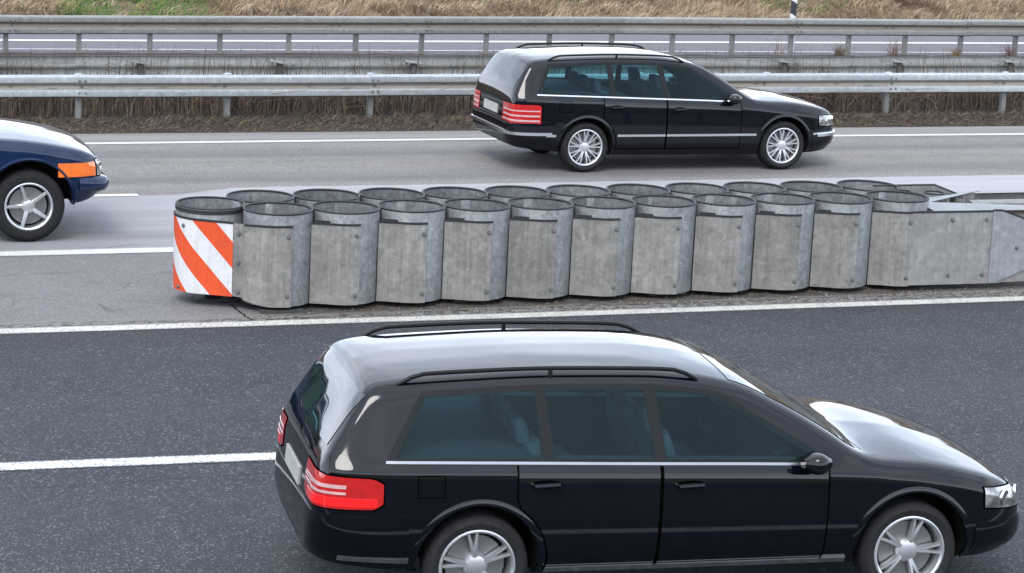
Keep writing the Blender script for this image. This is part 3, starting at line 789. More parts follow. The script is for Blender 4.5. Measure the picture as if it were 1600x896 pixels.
class Car:
    def __init__(self, name, label, sp, loc, rz):
        self.sp = sp; self.root = empty(name, loc, rz); tag(self.root, label, 'car', sp.get('group'))
        self.top = pchip(sp['top']); self.belt = pchip(sp['belt']); self.W = pchip(sp['W']); self.zb = pchip(sp['zb'])
        self.paint = sp['paint']; self.shell()
    def zt(self, x): return min(self.top(x) - self.sp.get('cap_drop', .115), self.sp.get('winmax', 9))
    def zw(self, x): return self.belt(x) + .012
    def section(self, x):
        sp = self.sp; zt = self.top(x); zb = self.zb(x); W = self.W(x); tot = zt - zb
        cr = min(.036, .12 * tot); ze = zt - cr
        bl = min(self.belt(x), ze - .035 * min(1, tot / .4)); zs = bl - min(.055, .14 * tot)
        mid = zb + min(.36, .52 * (zs - zb)) ; lo = zb + min(.12, .2 * (zs - zb))
        y5 = W - sp.get('shoulder', .055); y6 = y5 - sp.get('tum', .38) * (ze - bl) - .035
        K = [(0, zb), (W - .12, zb), (W - .03, lo), (W, mid), (W - .018, zs), (y5, bl), (y6, ze), (y6 * .55, zt - cr * .22), (0, zt)]
        seg = [3, 3, 6, 7, 3, 8, 6, 6]; rad = [0, .03, .05, .09, .014, .035, .085, .15, 0]
        rad[3] = min(rad[3], .4 * (zs - mid)); rad[2] = min(rad[2], .4 * (mid - lo))
        pts = []; V = [Vector(k) for k in K]
        ends = []
        for i, v in enumerate(V):
            if i in (0, len(V) - 1): ends.append((v, v)); continue
            a = V[i - 1] - v; c = V[i + 1] - v
            ra = min(rad[i], .48 * a.length); rc = min(rad[i], .48 * c.length)
            ends.append((v + a.normalized() * ra if a.length > 1e-6 else v, v + c.normalized() * rc if c.length > 1e-6 else v))
        for i in range(len(V) - 1):
            p, q = ends[i][1], ends[i + 1][0]
            for k in range(seg[i]): pts.append(p.lerp(q, k / seg[i]))
            if i + 1 < len(V) - 1:
                e0, e1 = ends[i + 1]; v = V[i + 1]
                for k in range(4):
                    t = k / 4; pts.append(e0 * (1 - t) ** 2 + v * 2 * t * (1 - t) + e1 * t * t)
        pts.append(V[-1]); return pts
    def shell(self):
        sp = self.sp; x0 = sp['top'][0][0]; x1 = sp['top'][-1][0]
        N = 150; xs = []
        for k in range(N + 1):
            t = k / N; t = t - .11 * sin(2 * pi * t) / (2 * pi) * 1.0 * 4 * .9
            xs.append(x0 + (x1 - x0) * t)
        xs = sorted(xs); b = MB(); rows = []
        for x in xs:
            s = self.section(x); ring = [(x, -p.x, p.y) for p in s] + [(x, p.x, p.y) for p in reversed(s[1:-1])]
            rows.append(ring)
        b.grid(rows, closed_v=True, flip=True); k = len(rows[0])
        b.f.append(tuple(range(k))); b.f.append(tuple(len(b.v) - k + i for i in reversed(range(k)))); b.mi += [0, 0]
        o = b.build('body', [self.paint, M['well']], self.root, 50, recalc=True)
        me = o.data
        self.bvh = BVHTree.FromPolygons([v.co.copy() for v in me.vertices], [tuple(p.vertices) for p in me.polygons])
        # wheel arches cut out of the shell
        R_ = sp['r'] + sp.get('gap', .05); cut = MB()
        for wx in sp['wheels']:
            for sy in (-1, 1):
                n_ = 48; a = [(wx + R_ * cos(2 * pi * q / n_), sy * .48, sp['r'] + .02 + R_ * sin(2 * pi * q / n_)) for q in range(n_)]
                c = [(x, sy * 1.3, z) for x, y, z in a]; of = len(cut.v); cut.add(a + c, [])
                for q in range(n_): cut.f.append((of + q, of + (q + 1) % n_, of + n_ + (q + 1) % n_, of + n_ + q)); cut.mi.append(0)
                cut.f.append(tuple(of + q for q in reversed(range(n_)))); cut.f.append(tuple(of + n_ + q for q in range(n_))); cut.mi += [0, 0]
        d4 = sp['dlo']; ol = []
        for k in range(25): x = lerp(d4[2], d4[0], k / 24); ol.append((x, self.zw(x)))
        for k in range(25): x = lerp(d4[1], d4[3], k / 24); ol.append((x, self.zt(x)))
        of = len(cut.v); q_ = len(ol); cut.add([(x, -1.25, z) for x, z in ol] + [(x, 1.25, z) for x, z in ol], [])
        for k in range(q_): cut.f.append((of + k, of + (k + 1) % q_, of + q_ + (k + 1) % q_, of + q_ + k)); cut.mi.append(0)
        cut.f.append(tuple(of + k for k in reversed(range(q_)))); cut.f.append(tuple(of + q_ + k for k in range(q_))); cut.mi += [0, 0]
        self.ol = ol
        xb0, xb1 = sp['C'] - .55, d4[0] - .16; za, zb_ = self.belt(0) - .42, self.belt(xb1) + .0
        tub = MB(); tub.box(((xb0 + xb1) / 2, 0, (za + zb_ + .06) / 2), (xb1 - xb0, 1.40, zb_ + .06 - za)); self.tub = (xb0, xb1, za, zb_)
        tubo = tub.build('tub_cutter', M['cabin'], self.root, recalc=True)
        co_ = cut.build('arch_cutter', M['well'], self.root, recalc=True)
        md = o.modifiers.new('b', 'BOOLEAN'); md.operation = 'DIFFERENCE'; md.object = co_; md.solver = 'EXACT'
        m2 = o.modifiers.new('t', 'BOOLEAN'); m2.operation = 'DIFFERENCE'; m2.object = tubo; m2.solver = 'EXACT'
        bpy.context.view_layer.update(); dg = bpy.context.evaluated_depsgraph_get()
        nm = bpy.data.meshes.new_from_object(o.evaluated_get(dg)); o.modifiers.clear(); o.data = nm
        bpy.data.objects.remove(co_); bpy.data.objects.remove(tubo)
        nm.materials.clear()
        for m_ in (self.paint, M['well'], M['cabin']): nm.materials.append(m_)
        for p in nm.polygons:
            c = p.center; p.material_index = 0
            for wx in sp['wheels']:
                if hypot(c.x - wx, c.z - sp['r'] - .02) <= R_ + .001 and abs(c.y) > .45: p.material_index = 1
            if p.normal.z < -.8: p.material_index = 1
            tb = self.tub
            if abs(c.y) < .7005 and tb[0] - .001 <= c.x <= tb[1] + .001 and tb[2] - .001 <= c.z <= tb[3] + .06: p.material_index = 2
            elif abs(p.normal.y) < .25 and abs(c.y) < .87:
                for k in range(len(ol)):
                    a, e = ol[k], ol[(k + 1) % len(ol)]; dx_, dz_ = e[0] - a[0], e[1] - a[1]; l2 = dx_ * dx_ + dz_ * dz_
                    t_ = max(0, min(1, ((c.x - a[0]) * dx_ + (c.z - a[1]) * dz_) / l2)) if l2 else 0
                    if hypot(c.x - a[0] - dx_ * t_, c.z - a[1] - dz_ * t_) < .003: p.material_index = 2; break
        nm.polygons.foreach_set('use_smooth', [True] * len(nm.polygons)); nm.set_sharp_from_angle(angle=radians(40))
        self.body = o
    def ray(self, o, d):
        h = self.bvh.ray_cast(Vector(o), Vector(d).normalized(), 6)
        return h
    def side(self, x, z, sy, eps):
        h = self.ray((x, sy * 3, z), (0, -sy, 0))
        if h[0] is None: return Vector((x, sy * self.W(x), z))
        nn = h[1] if h[1].y * sy > 0 else -h[1]
        return h[0] + nn * eps
    def over(self, x, y, eps):
        h = self.ray((x, y, 4), (0, 0, -1))
        if h[0] is None: return Vector((x, y, .8))
        nn = h[1] if h[1].z > 0 else -h[1]
        return h[0] + nn * eps
    def end(self, y, z, sx, eps):
        h = self.ray((sx * 4, y, z), (-sx, 0, 0))
        if h[0] is None: return Vector((sx * 2.2, y, z))
        nn = h[1] if h[1].x * sx > 0 else -h[1]
        return h[0] + nn * eps
    def corner(self, px, py, ang, z, eps):
        d = Vector((cos(ang), sin(ang), 0)); h = self.ray(Vector((px, py, z)) + d * 3, -d)
        if h[0] is None: return Vector((px, py, z)) + d * .4
        nn = h[1] if h[1].dot(d) > 0 else -h[1]
        return h[0] + nn * eps
    def patch(self, G, back, name, mat, parent, smooth=40, flip=False):
        """G = grid of points lifted off the shell; a skirt closes the rim back to the shell"""
        b = MB(); b.grid(G, flip=flip)
        nu, nv = len(G), len(G[0]); ids = [(i, 0) for i in range(nu)] + [(nu - 1, j) for j in range(1, nv)] + [(i, nv - 1) for i in range(nu - 2, -1, -1)] + [(0, j) for j in range(nv - 2, 0, -1)]
        o = len(b.v); b.v += [tuple(back(i, j)) for i, j in ids]; k = len(ids)
        for q in range(k):
            a = ids[q]; c = ids[(q + 1) % k]
            f = (a[0] * nv + a[1], o + q, o + (q + 1) % k, c[0] * nv + c[1]); b.f.append(f if flip else f[::-1]); b.mi.append(0)
        return b.build(name, mat, parent, smooth, recalc=False)
    def side_patch(self, bot, top, nu, nv, eps, name, mat, parent, sy, xl=None):
        """bot/top: functions t->(x,z)"""
        def xz(i, j):
            t = i / nu; w = j / nv; a = bot(t); c = top(t)
            x = a[0] + (c[0] - a[0]) * w; z = a[1] + (c[1] - a[1]) * w
            return x, z
        pts = {(i, j): xz(i, j) for i in range(nu + 1) for j in range(nv + 1)}
        if xl: pts = {k: xl(*v) for k, v in pts.items()}
        G = [[self.side(*pts[(i, j)], sy, eps) for j in range(nv + 1)] for i in range(nu + 1)]
        return self.patch(G, lambda i, j: self.side(*pts[(i, j)], sy, -.004), name, mat, parent, flip=(sy > 0))
    def side_strip(self, pts, w, eps, name, mat, parent, sy, n=24):
        b = MB(); rows = []
        P_ = []
        for k in range(n + 1):
            t = k / n * (len(pts) - 1); i = min(int(t), len(pts) - 2); f = t - i
            P_.append((pts[i][0] + (pts[i + 1][0] - pts[i][0]) * f, pts[i][1] + (pts[i + 1][1] - pts[i][1]) * f))
        for k, p in enumerate(P_):
            a = P_[max(k - 1, 0)]; c = P_[min(k + 1, n)]; d = Vector((c[0] - a[0], c[1] - a[1])).normalized(); nx, nz = -d.y * w / 2, d.x * w / 2
            rows.append([self.side(p[0] - nx, p[1] - nz, sy, -.003), self.side(p[0] - nx, p[1] - nz, sy, eps), self.side(p[0] + nx, p[1] + nz, sy, eps), self.side(p[0] + nx, p[1] + nz, sy, -.003)])
        b.grid(rows, flip=(sy > 0)); return b.build(name, mat, parent, 30)
    def top_patch(self, rows, nu, nv, eps, name, mat, parent):
        """rows: t-> (x, halfwidth)"""
        pts = [[(rows(i / nu)[0], rows(i / nu)[1] * (2 * j / nv - 1)) for j in range(nv + 1)] for i in range(nu + 1)]
        G = [[self.over(x, y, eps) for x, y in r] for r in pts]
        return self.patch(G, lambda i, j: self.over(*pts[i][j], -.004), name, mat, parent, 40)
    def end_patch(self, ys, zf, nu, nv, eps, name, mat, parent, sx):
        pts = [[(ys[0] + (ys[1] - ys[0]) * i / nu, zf(ys[0] + (ys[1] - ys[0]) * i / nu)[0] + (zf(ys[0] + (ys[1] - ys[0]) * i / nu)[1] - zf(ys[0] + (ys[1] - ys[0]) * i / nu)[0]) * j / nv) for j in range(nv + 1)] for i in range(nu + 1)]
        G = [[self.end(y, z, sx, eps) for y, z in r] for r in pts]
        return self.patch(G, lambda i, j: self.end(*pts[i][j], sx, -.004), name, mat, parent, 40, flip=(sx < 0))
    def corner_patch(self, px, py, a0, a1, z0, z1, nu, nv, eps, name, mat, parent, sy, front, taper=None):
        """a0,a1 degrees from the car axis end direction round to the side"""
        base = 0 if front else pi
        def an(d): return (base + radians(d) * sy) if front else (base - radians(d) * sy)
        def zz(i, j):
            lo, hi = (z0, z1) if taper is None else taper(i / nu); return lo + (hi - lo) * j / nv
        A = [an(a0 + (a1 - a0) * i / nu) for i in range(nu + 1)]
        G = [[self.corner(px, py * sy, A[i], zz(i, j), eps) for j in range(nv + 1)] for i in range(nu + 1)]
        fl = (sy > 0) if not front else (sy < 0)
        return self.patch(G, lambda i, j: self.corner(px, py * sy, A[i], zz(i, j), -.004), name, mat, parent, 40, flip=not fl)

def make_wheel(car, x, y, sy, r, rr, w, spokes, split, src):
    """tyre > rim, brake disc.  modelled facing -Y, turned for the other side"""
    if src is None:
        b = MB(); h = w / 2
        pr = [(rr - .012, -h + .02), (rr + .004, -h + .008), (rr + .02, -h + .001), ((r + rr) / 2, -h - .006), (r - .03, -h + .004), (r - .008, -h + .022), (r, -h + .05)]
        pr += [(r, -.032), (r - .007, -.030), (r - .007, -.022), (r, -.02), (r, .02), (r - .007, .022), (r - .007, .030), (r, .032), (r, h - .05), (r - .008, h - .022), (r - .03, h - .004), ((r + rr) / 2, h + .006), (rr, h - .01), (rr - .012, h - .02)]
        b.lathe(pr, 56, axis='Y', closed=True)
        t = b.build('wheel', M['tyre'], car.root, 35, recalc=True)
        b = MB(); f = -h + .012
        b.lathe([(rr + .004, f + .010), (rr + .003, f - .002), (rr - .008, f - .004), (rr - .020, f + .004), (rr - .026, f + .03), (rr - .04, h - .03), (rr - .012, h - .02), (rr - .012, f + .02)], 56, axis='Y', closed=True)
        b.lathe([(0, f + .016), (.035, f + .016), (.062, f + .022), (.075, f + .040), (.075, f + .075), (0, f + .075)], 30, axis='Y')
        for k in range(spokes):
            a = 2 * pi * k / spokes
            arms = (-.13, .13) if split else (0,)
            for da in arms:
                c0 = a + da * .55; c1 = a + da; w0 = .030 if split else .050; w1 = .022 if split else .036
                r0, r1_ = .055, rr - .018
                rows = []
                for q in range(5):
                    tt = q / 4; rad_ = lerp(r0, r1_, tt); ang = lerp(c0, c1, tt); ww = lerp(w0, w1, tt) / 2
                    ff = f + .020 - .014 * sin(pi * tt * .5) + .0; er = Vector((cos(ang), 0, sin(ang))); et = Vector((-sin(ang), 0, cos(ang)))
                    c = er * rad_
                    rows.append([c - et * ww + Vector((0, ff + .012, 0)), c - et * ww * .55 + Vector((0, ff, 0)), c + et * ww * .55 + Vector((0, ff, 0)), c + et * ww + Vector((0, ff + .012, 0)), c + et * ww * .8 + Vector((0, ff + .045, 0)), c - et * ww * .8 + Vector((0, ff + .045, 0))])
                b.grid(rows, closed_v=True)
        rm = b.build('rim', M['alloy'], t, 35, recalc=True)
        b = MB(); b.lathe([(.06, f + .07), (rr * .78, f + .07), (rr * .78, f + .095), (.06, f + .095)], 40, axis='Y', closed=True); dk = b.build('brake_disc', M['disc'], t, 35)
        b = MB(); b.lathe([(0, f + .12), (rr - .03, f + .12)], 40, axis='Y'); bk = b.build('hub_shield', M['well'], t)
        src = t; o = t
    else:
        o = inst(src, car.root)
        for ch in list(src.children): inst(ch, o)
    o.location = (x, y, r); o.rotation_euler = (0, random.uniform(0, 6), 0 if sy < 0 else pi)
    return src

def finish_car(car, kind):
    sp = car.sp; rt = car.root; r = sp['r']; wz = r + .02; R_ = r + sp.get('gap', .05); wr, wf = sp['wheels']
    src = None
    for wx in (wr, wf):
        for sy in (-1, 1):
            src = make_wheel(car, wx, sy * (car.W(wx) - .035 - sp['tw'] / 2), sy, r, sp['rr'], sp['tw'], sp['spokes'], sp['split'], src)
    B_, Cp = sp['B'], sp['C']; xa, xd = sp['hinge'], sp['dback']
    dlo = sp['dlo']      # (front bottom x, front top x, rear bottom x, rear top x)
    zt, zw = car.zt, car.zw
    seats(car)
    for sy in (-1, 1):
        # arch lips
        for wx in (wr, wf):
            b = MB(); rows = []; a0, a1 = -18, 198
            for k in range(41):
                a = radians(lerp(a0, a1, k / 40)); row = []
                for rad_, e in ((R_ - .004, -.012), (R_ - .003, .006), (R_ + .018, sp.get('lip', .007)), (R_ + .036, .0005)):
                    x = wx + rad_ * cos(a); z = wz + rad_ * sin(a); z = max(z, car.zb(x) + .015); row.append(car.side(x, z, sy, e))
                rows.append(row)
            b.grid(rows, flip=(sy < 0)); b.build('arch_lip', sp.get('lip_mat', car.paint), rt, 60, recalc=False)
        # doors, each with window and handle
        zlo = sp.get('door_lo', .30)
        def clip_r(x, z):
            dz = z - wz; rr_ = R_ + .045
            if abs(dz) < rr_:
                lim = wr + sqrt(rr_ * rr_ - dz * dz)
                if x < lim: x = lim
            return x, z
        for (x0, x1, cl, fb) in ((B_ + .006, xa, None, 'front'), (xd, B_ - .006, clip_r, 'rear')):
            d = car.side_patch(lambda t: (lerp(x0, x1, t), zlo), lambda t: (lerp(x0, x1, t), car.belt(lerp(x0, x1, t)) - .012), 26, 18, .0022, 'door', car.paint, rt, sy, cl)
            # shut line round the door
            for xx in (x0, x1):
                pts = [(clip_r(xx, lerp(zlo, car.belt(xx) - .012, k / 10)) if cl else (xx, lerp(zlo, car.belt(xx) - .012, k / 10))) for k in range(11)]
                car.side_strip(pts, .011, .0032, 'shut_line', M['gap'], d, sy, 20)
            car.side_strip([(x1, zlo), (x0 if not cl else clip_r(x0, zlo)[0], zlo)], .011, .0032, 'shut_line', M['gap'], d, sy)
            hx = x0 + .17; hz = car.belt(hx) - sp.get('hdrop', .12)
            car.side_patch(lambda t: (hx - .075 + .15 * t, hz - .02 - .006 * sin(pi * t)), lambda t: (hx - .075 + .15 * t, hz + .018 + .010 * sin(pi * t)), 12, 4, .003, 'handle_recess', M['gap'], d, sy)  # flat black patch paints the shade inside the handle scoop
            p = car.side(hx, hz, sy, .034); q = car.side(hx + .0, hz, sy, .0)
            b = MB(); b.tube([(hx - .09, q.y - 0, hz), (hx - .075, p.y, hz), (hx + .075, p.y, hz + .006), (hx + .09, q.y, hz + .006)], [.013, .016, .016, .013], 8)
            b.build('door_handle', sp.get('handle', car.paint), d, 40)
        # glazing: windows with black pillars between
            if fb == 'front':
                fx0, fx1, fx2, fx3 = B_ + .035, dlo[0], B_ + .035 - .05, dlo[1]
            else:
                fx0, fx1, fx2, fx3 = Cp + .03, B_ - .035, Cp + .03 - sp.get('clean', .03), B_ - .035 - .05
            win(car, fx0, fx1, fx2, fx3, zw, zt, d, sy)
        if dlo[2] < Cp - .1:
            win(car, dlo[2] + .01, Cp - .03, dlo[3] + .01, Cp - .03 - sp.get('clean', .03), zw, zt, rt, sy, 'quarter_window')
        # window frame and pillars
        sl = sp.get('clean', .03)
        for (xb, xt_) in ((B_, B_ - .05), (Cp, Cp - sl)):
            car.side_patch(lambda t: (xb - .04 + .08 * t, zw(xb) - .005), lambda t: (xt_ - .035 + .07 * t, zt(xt_) + .008), 6, 14, .003, 'pillar', M['trim'], rt, sy)
        fr_ = [(lerp(dlo[3], dlo[1], k / 16), zt(lerp(dlo[3], dlo[1], k / 16)) + .004) for k in range(17)]
        car.side_strip(fr_, .034, .004, 'window_frame', M['trim'], rt, sy, 40)
        car.side_strip([(lerp(dlo[2], dlo[0], k / 16), zw(lerp(dlo[2], dlo[0], k / 16)) - .002) for k in range(17)], .03, .004, 'window_frame', M['trim'], rt, sy, 40)
        car.side_strip([(dlo[1] - .02, zt(dlo[1]) + .004), (dlo[0], zw(dlo[0]) - .01)], .04, .0045, 'window_frame', M['trim'], rt, sy, 24)
        car.side_strip([(dlo[2], zw(dlo[2]) - .01), (dlo[3] + .01, zt(dlo[3]) + .004)], .04, .0045, 'window_frame', M['trim'], rt, sy, 24)
        # fuel flap and tailgate shut lines
        fx_ = wr - .30; fz_ = car.belt(fx_) - .20
        if sy < 0: car.side_strip([(fx_ - .08, fz_), (fx_ + .08, fz_), (fx_ + .08, fz_ + .13), (fx_ - .08, fz_ + .13), (fx_ - .08, fz_)], .006, .0015, 'fuel_flap', M['gap'], rt, sy, 48)
        if sp.get('belt_chrome'):
            xs_ = [lerp(dlo[2] - .02, dlo[0] - .03, k / 12) for k in range(13)]
            car.side_strip([(x, zw(x) - .012) for x in xs_], .015, .007, 'belt_trim', sp['belt_chrome'], rt, sy, 40)
        if sp.get('side_strip'):
            z = sp['side_strip']
            for a, c in ((sp['tailx'], wr - R_ - .05), (wr + R_ + .05, B_ - .01), (B_ + .01, wf - R_ - .05), (wf + R_ + .05, sp['nosex'])):
                car.side_strip([(a, z), (c, z)], .028, .009, 'side_moulding', sp['strip_mat'], rt, sy)
        if sp.get('sill_strip'):
            z = sp['sill_strip']; car.side_strip([(wr + R_ + .04, z), (wf - R_ - .04, z)], .035, .014, 'sill_trim', sp['sill_mat'], rt, sy)
            car.side_strip([(wr - R_ - .04, z + .085), (sp['tailx'] + .12, z + .10)], .03, .010, 'sill_trim', sp['sill_mat'], rt, sy)  # rear strip is a sky reflection painted bright along the bumper's lower edge
        # lamps
        L = sp['tail']
        tl = car.corner_patch(L['px'], L['py'], L['a0'], L['a1'], L['z0'], L['z1'], 26, 12, .007, 'tail_light', M['red_lens'], rt, sy, False, L.get('taper'))
        G_ = L; tp = L.get('taper') or (lambda t: (L['z0'], L['z1']))
        car.corner_patch(L['px'], L['py'], L['a0'] - 1.5, L['a1'] + 1.2, L['z0'] - .01, L['z1'] + .01, 26, 8, .0035, 'lamp_gasket', M['gap'], rt, sy, False, lambda t: (tp(t)[0] - .008, tp(t)[1] + .008))
        if 'core' in L: car.corner_patch(L['px'], L['py'], L['core'][0], L['core'][1], L['core'][2], L['core'][3], 18, 3, .0092, 'lens_core', M['red_core'], tl, sy, False)
        for (z0, z1) in L['bands']:
            car.corner_patch(L['px'], L['py'], L['a0'] + 3, L['a1'] - L.get('cut', 4), z0, z1, 18, 2, .0095, 'lens_band', M['pale_lens'], tl, sy, False)
        L = sp['head']
        G_ = dict(L); car.corner_patch(L['px'], L['py'], L['a0'] - 1.2, L['a1'] + 1.2, L['z0'] - .01, L['z1'] + .01, 20, 6, .0035, 'lamp_gasket', M['gap'], rt, sy, True, (lambda t: (L['taper'](t)[0] - .009, L['taper'](t)[1] + .009)) if 'taper' in L else None)
        hl = car.corner_patch(L['px'], L['py'], L['a0'], L['a1'], L['z0'], L['z1'], 20, 8, .006, 'headlight', M['clear_lens'], rt, sy, True, L.get('taper'))
        for da in (.28, .70):
            am = lerp(L['a0'], L['a1'], da); zm = (L['z0'] + L['z1']) / 2 if 'taper' not in L else sum(L['taper'](da)) / 2
            c_ = car.corner(L['px'], L['py'] * sy, radians(am) * sy, zm, .004); d_ = Vector((cos(radians(am)), sin(radians(am)) * sy, 0))
            b = MB(); b.lathe([(0, .004), (.03, .002), (.043, -.002), (.046, .004), (.05, .002), (.05, -.012)], 24, axis='Y')
            Rm = d_.to_track_quat('Y', 'Z').to_matrix(); b.v = [tuple(Rm @ Vector(v) + c_) for v in b.v]; b.build('reflector', M['reflector'], hl, 40)
        if 'amber' in L:
            A = L['amber']; car.corner_patch(A['px'], A['py'], A['a0'], A['a1'], A['z0'], A['z1'], 18, 5, .012, 'indicator', M['amber_lens'], rt, sy, True)
        # mirror
        mx, mz = sp['mirror']; q = car.side(mx, mz, sy, 0)
        b = MB(); rows = []
        for k in range(9):
            t = k / 8; ww = sin(pi * min(max(t, .06), .94)) ** .45; cx = mx + .10 - .17 * t
            rows.append([(cx, q.y + sy * (.13 + .095 * ww * math.copysign(abs(cos(a)) ** .7, cos(a))), mz + .015 + .065 * ww * math.copysign(abs(sin(a)) ** .7, sin(a))) for a in [2 * pi * i / 16 for i in range(16)]])
        b.grid(rows, closed_v=True); b.f.append(tuple(range(16))); b.f.append(tuple(len(b.v) - 16 + i for i in reversed(range(16)))); b.mi += [0, 0]
        b.tube([(mx + .03, q.y - sy * .02, mz - .03), (mx + .02, q.y + sy * .08, mz - .02)], .022, 8)
        b.build('wing_mirror', sp.get('mirror_mat', car.paint), rt, 45, recalc=True)
        # roof rail
        if 'rails' in sp:
            x0, x1, yr = sp['rails']; pts = []
            for k in range(25):
                t = k / 24; x = lerp(x0, x1, t); p = car.over(x, sy * yr(x), 0); lift = .05 * min(1, min(t, 1 - t) / .06)
                pts.append((x, p.y, p.z + lift))
            b = MB(); b.tube(pts, .0135, 10)
            for t in (.5,):
                x = lerp(x0, x1, t); p = car.over(x, sy * yr(x), 0); b.tube([(x, p.y, p.z - .01), (x, p.y, p.z + .05)], .014, 8)
            b.build('roof_rail', sp.get('rail_mat', M['trim']), rt, 50)
    # windscreen, rear window, bonnet shut line, bumpers, plate, grille
    wx0, wx1 = sp['screen']
    car.top_patch(lambda t: (lerp(wx0, wx1, t), lerp(sp['screen_w'][0], sp['screen_w'][1], t)), 16, 20, .004, 'windscreen', M['screen'], rt)
    z0, z1 = sp['rear_glass']
    car.end_patch((-.62, .62), lambda y: (z0, z1 - .02 * (y / .62) ** 2), 22, 12, .004, 'rear_window', M['screen'], rt, -1)
    car.end_patch((-.26, .26), lambda y: (sp['plate_z'], sp['plate_z'] + .11), 4, 4, .012, 'number_plate', M['plate'], rt, -1)
    for sx, (z0, z1), w in ((-1, sp['bump_r'], .86), (1, sp['bump_f'], .80)):
        px = (wr - R_ - .05) if sx < 0 else (wf + R_ + .05)
        G = []; Bk = []
        for i in range(61):
            fa = min(1, (1 - abs(i - 30) / 30) * 5); a = radians(lerp(-90, 90, i / 60)); a = a if sx > 0 else pi - a
            row = []; rb_ = []
            for j in range(7):
                z = lerp(z0, z1, j / 6); e = .003 + sp.get('bump_e', .010) * sin(pi * j / 6) ** .5 * (.35 + .65 * fa)
                row.append(car.corner(px, 0, a, z, e)); rb_.append(car.corner(px, 0, a, z, -.004))
            G.append(row); Bk.append(rb_)
        car.patch(G, lambda i, j: Bk[i][j], 'bumper', sp.get('bump_mat', car.paint), rt, 45, flip=(sx > 0))
        if sp.get('bump_strip'):
            G2 = []; B2 = []; zm = sp['bump_strip'][0 if sx < 0 else 1]
            for i in range(61):
                a = radians(lerp(-86, 86, i / 60)); a = a if sx > 0 else pi - a
                G2.append([car.corner(px, 0, a, zm + dz, .03) for dz in (-.018, 0, .018)]); B2.append([car.corner(px, 0, a, zm + dz, .0) for dz in (-.018, 0, .018)])
            car.patch(G2, lambda i, j: B2[i][j], 'bumper_strip', sp['strip_mat'], rt, 45, flip=(sx > 0))
    car.end_patch((-.42, .42), lambda y: sp['grille'], 12, 6, .006, 'grille', M['trim'], rt, 1)
    car.end_patch((-.52, .52), lambda y: sp.get('intake', (.33, .42)), 12, 4, .014, 'air_intake', M['trim'], rt, 1)
    bx = sp['bonnet']; b = MB(); rows = []
    for k in range(31):
        y = lerp(-.66, .66, k / 30); x = bx + .07 * (1 - (y / .66) ** 2) * -1 + 0
        rows.append([car.over(x - .005, y, .001), car.over(x + .005, y, .001)])
    b.grid(rows); b.build('bonnet_shut_line', M['trim'], rt)

def block(b, c, sx, sy_, h, lean, e=.45, top=.7, n_=18, mi=0):
    """upholstered block: superellipse slices, rounded top, leaning back"""
    rows = []
    for k in range(9):
        t = k / 8; sc = 1.0 if t < .6 else lerp(1.0, top, ((t - .6) / .4) ** 2)
        rows.append([(c[0] - lean * h * t + sx / 2 * sc * math.copysign(abs(cos(a)) ** e, cos(a)), c[1] + sy_ / 2 * sc * math.copysign(abs(sin(a)) ** e, sin(a)), c[2] + h * t) for a in [2 * pi * q / n_ for q in range(n_)]])
    b.grid(rows, closed_v=True); b.f.append(tuple(len(b.v) - n_ + q for q in range(n_))); b.mi.append(mi)
def seats(car):
    sp = car.sp; B_, Cp = sp['B'], sp['C']; z0 = car.belt(B_) - .02
    for x, ys in ((B_ + .10, (-.36, .36)), (Cp - .02, (-.38, .0, .38))):
        for y in ys:
            b = MB(); block(b, (x + .10, y, z0 - .36), .15, .50 if len(ys) == 2 else .44, .48 if len(ys) == 2 else .44, .24, top=.8)
            block(b, (x + .26, y, z0 - .38), .46, .50 if len(ys) == 2 else .44, .14, 0, top=.9)
            block(b, (x - .05, y, z0 + (.12 if len(ys) == 2 else .07)), .10, .26, .15, .25)
            b.tube([(x - .03, y - .05, z0 + .03), (x - .05, y - .05, z0 + .16)], .006, 6); b.tube([(x - .03, y + .05, z0 + .03), (x - .05, y + .05, z0 + .16)], .006, 6)
            b.build('seat', M['seat'], car.root, 50)
    b = MB(); xw = B_ + .74; m_ = Matrix.Rotation(radians(-65), 3, 'Y')
    ring = []
    for k in range(28):
        a = 2 * pi * k / 28; ring.append([m_ @ Vector(((.175 + .014 * cos(q)) * cos(a), (.175 + .014 * cos(q)) * sin(a), .014 * sin(q))) + Vector((xw, .36, z0 + .045)) for q in [2 * pi * j / 8 for j in range(8)]])
    b.grid(ring, closed_u=True, closed_v=True); b.build('steering_wheel', M['cabin'], car.root, 60)
    b = MB(); x1 = sp['dlo'][0] - .02
    rows = [[(x1 - .30 + .30 * t, y, z0 + .035 + .06 * sin(pi * min(1, t * 1.2) * .5) - .02 * (y / .7) ** 2) for t in [k / 6 for k in range(7)]] for y in [-.7 + 1.4 * k / 12 for k in range(13)]]
    b.grid(rows, flip=True); b.build('dashboard', M['cabin'], car.root, 60)

def win(car, bx0, bx1, tx0, tx1, zw, zt, parent, sy, name='window'):
    return car.side_patch(lambda t: (lerp(bx0, bx1, t), zw(lerp(bx0, bx1, t)) + .008), lambda t: (lerp(tx0, tx1, t), zt(lerp(tx0, tx1, t)) - .006), 18, 10, .0045, name, M['glass'], parent, sy)

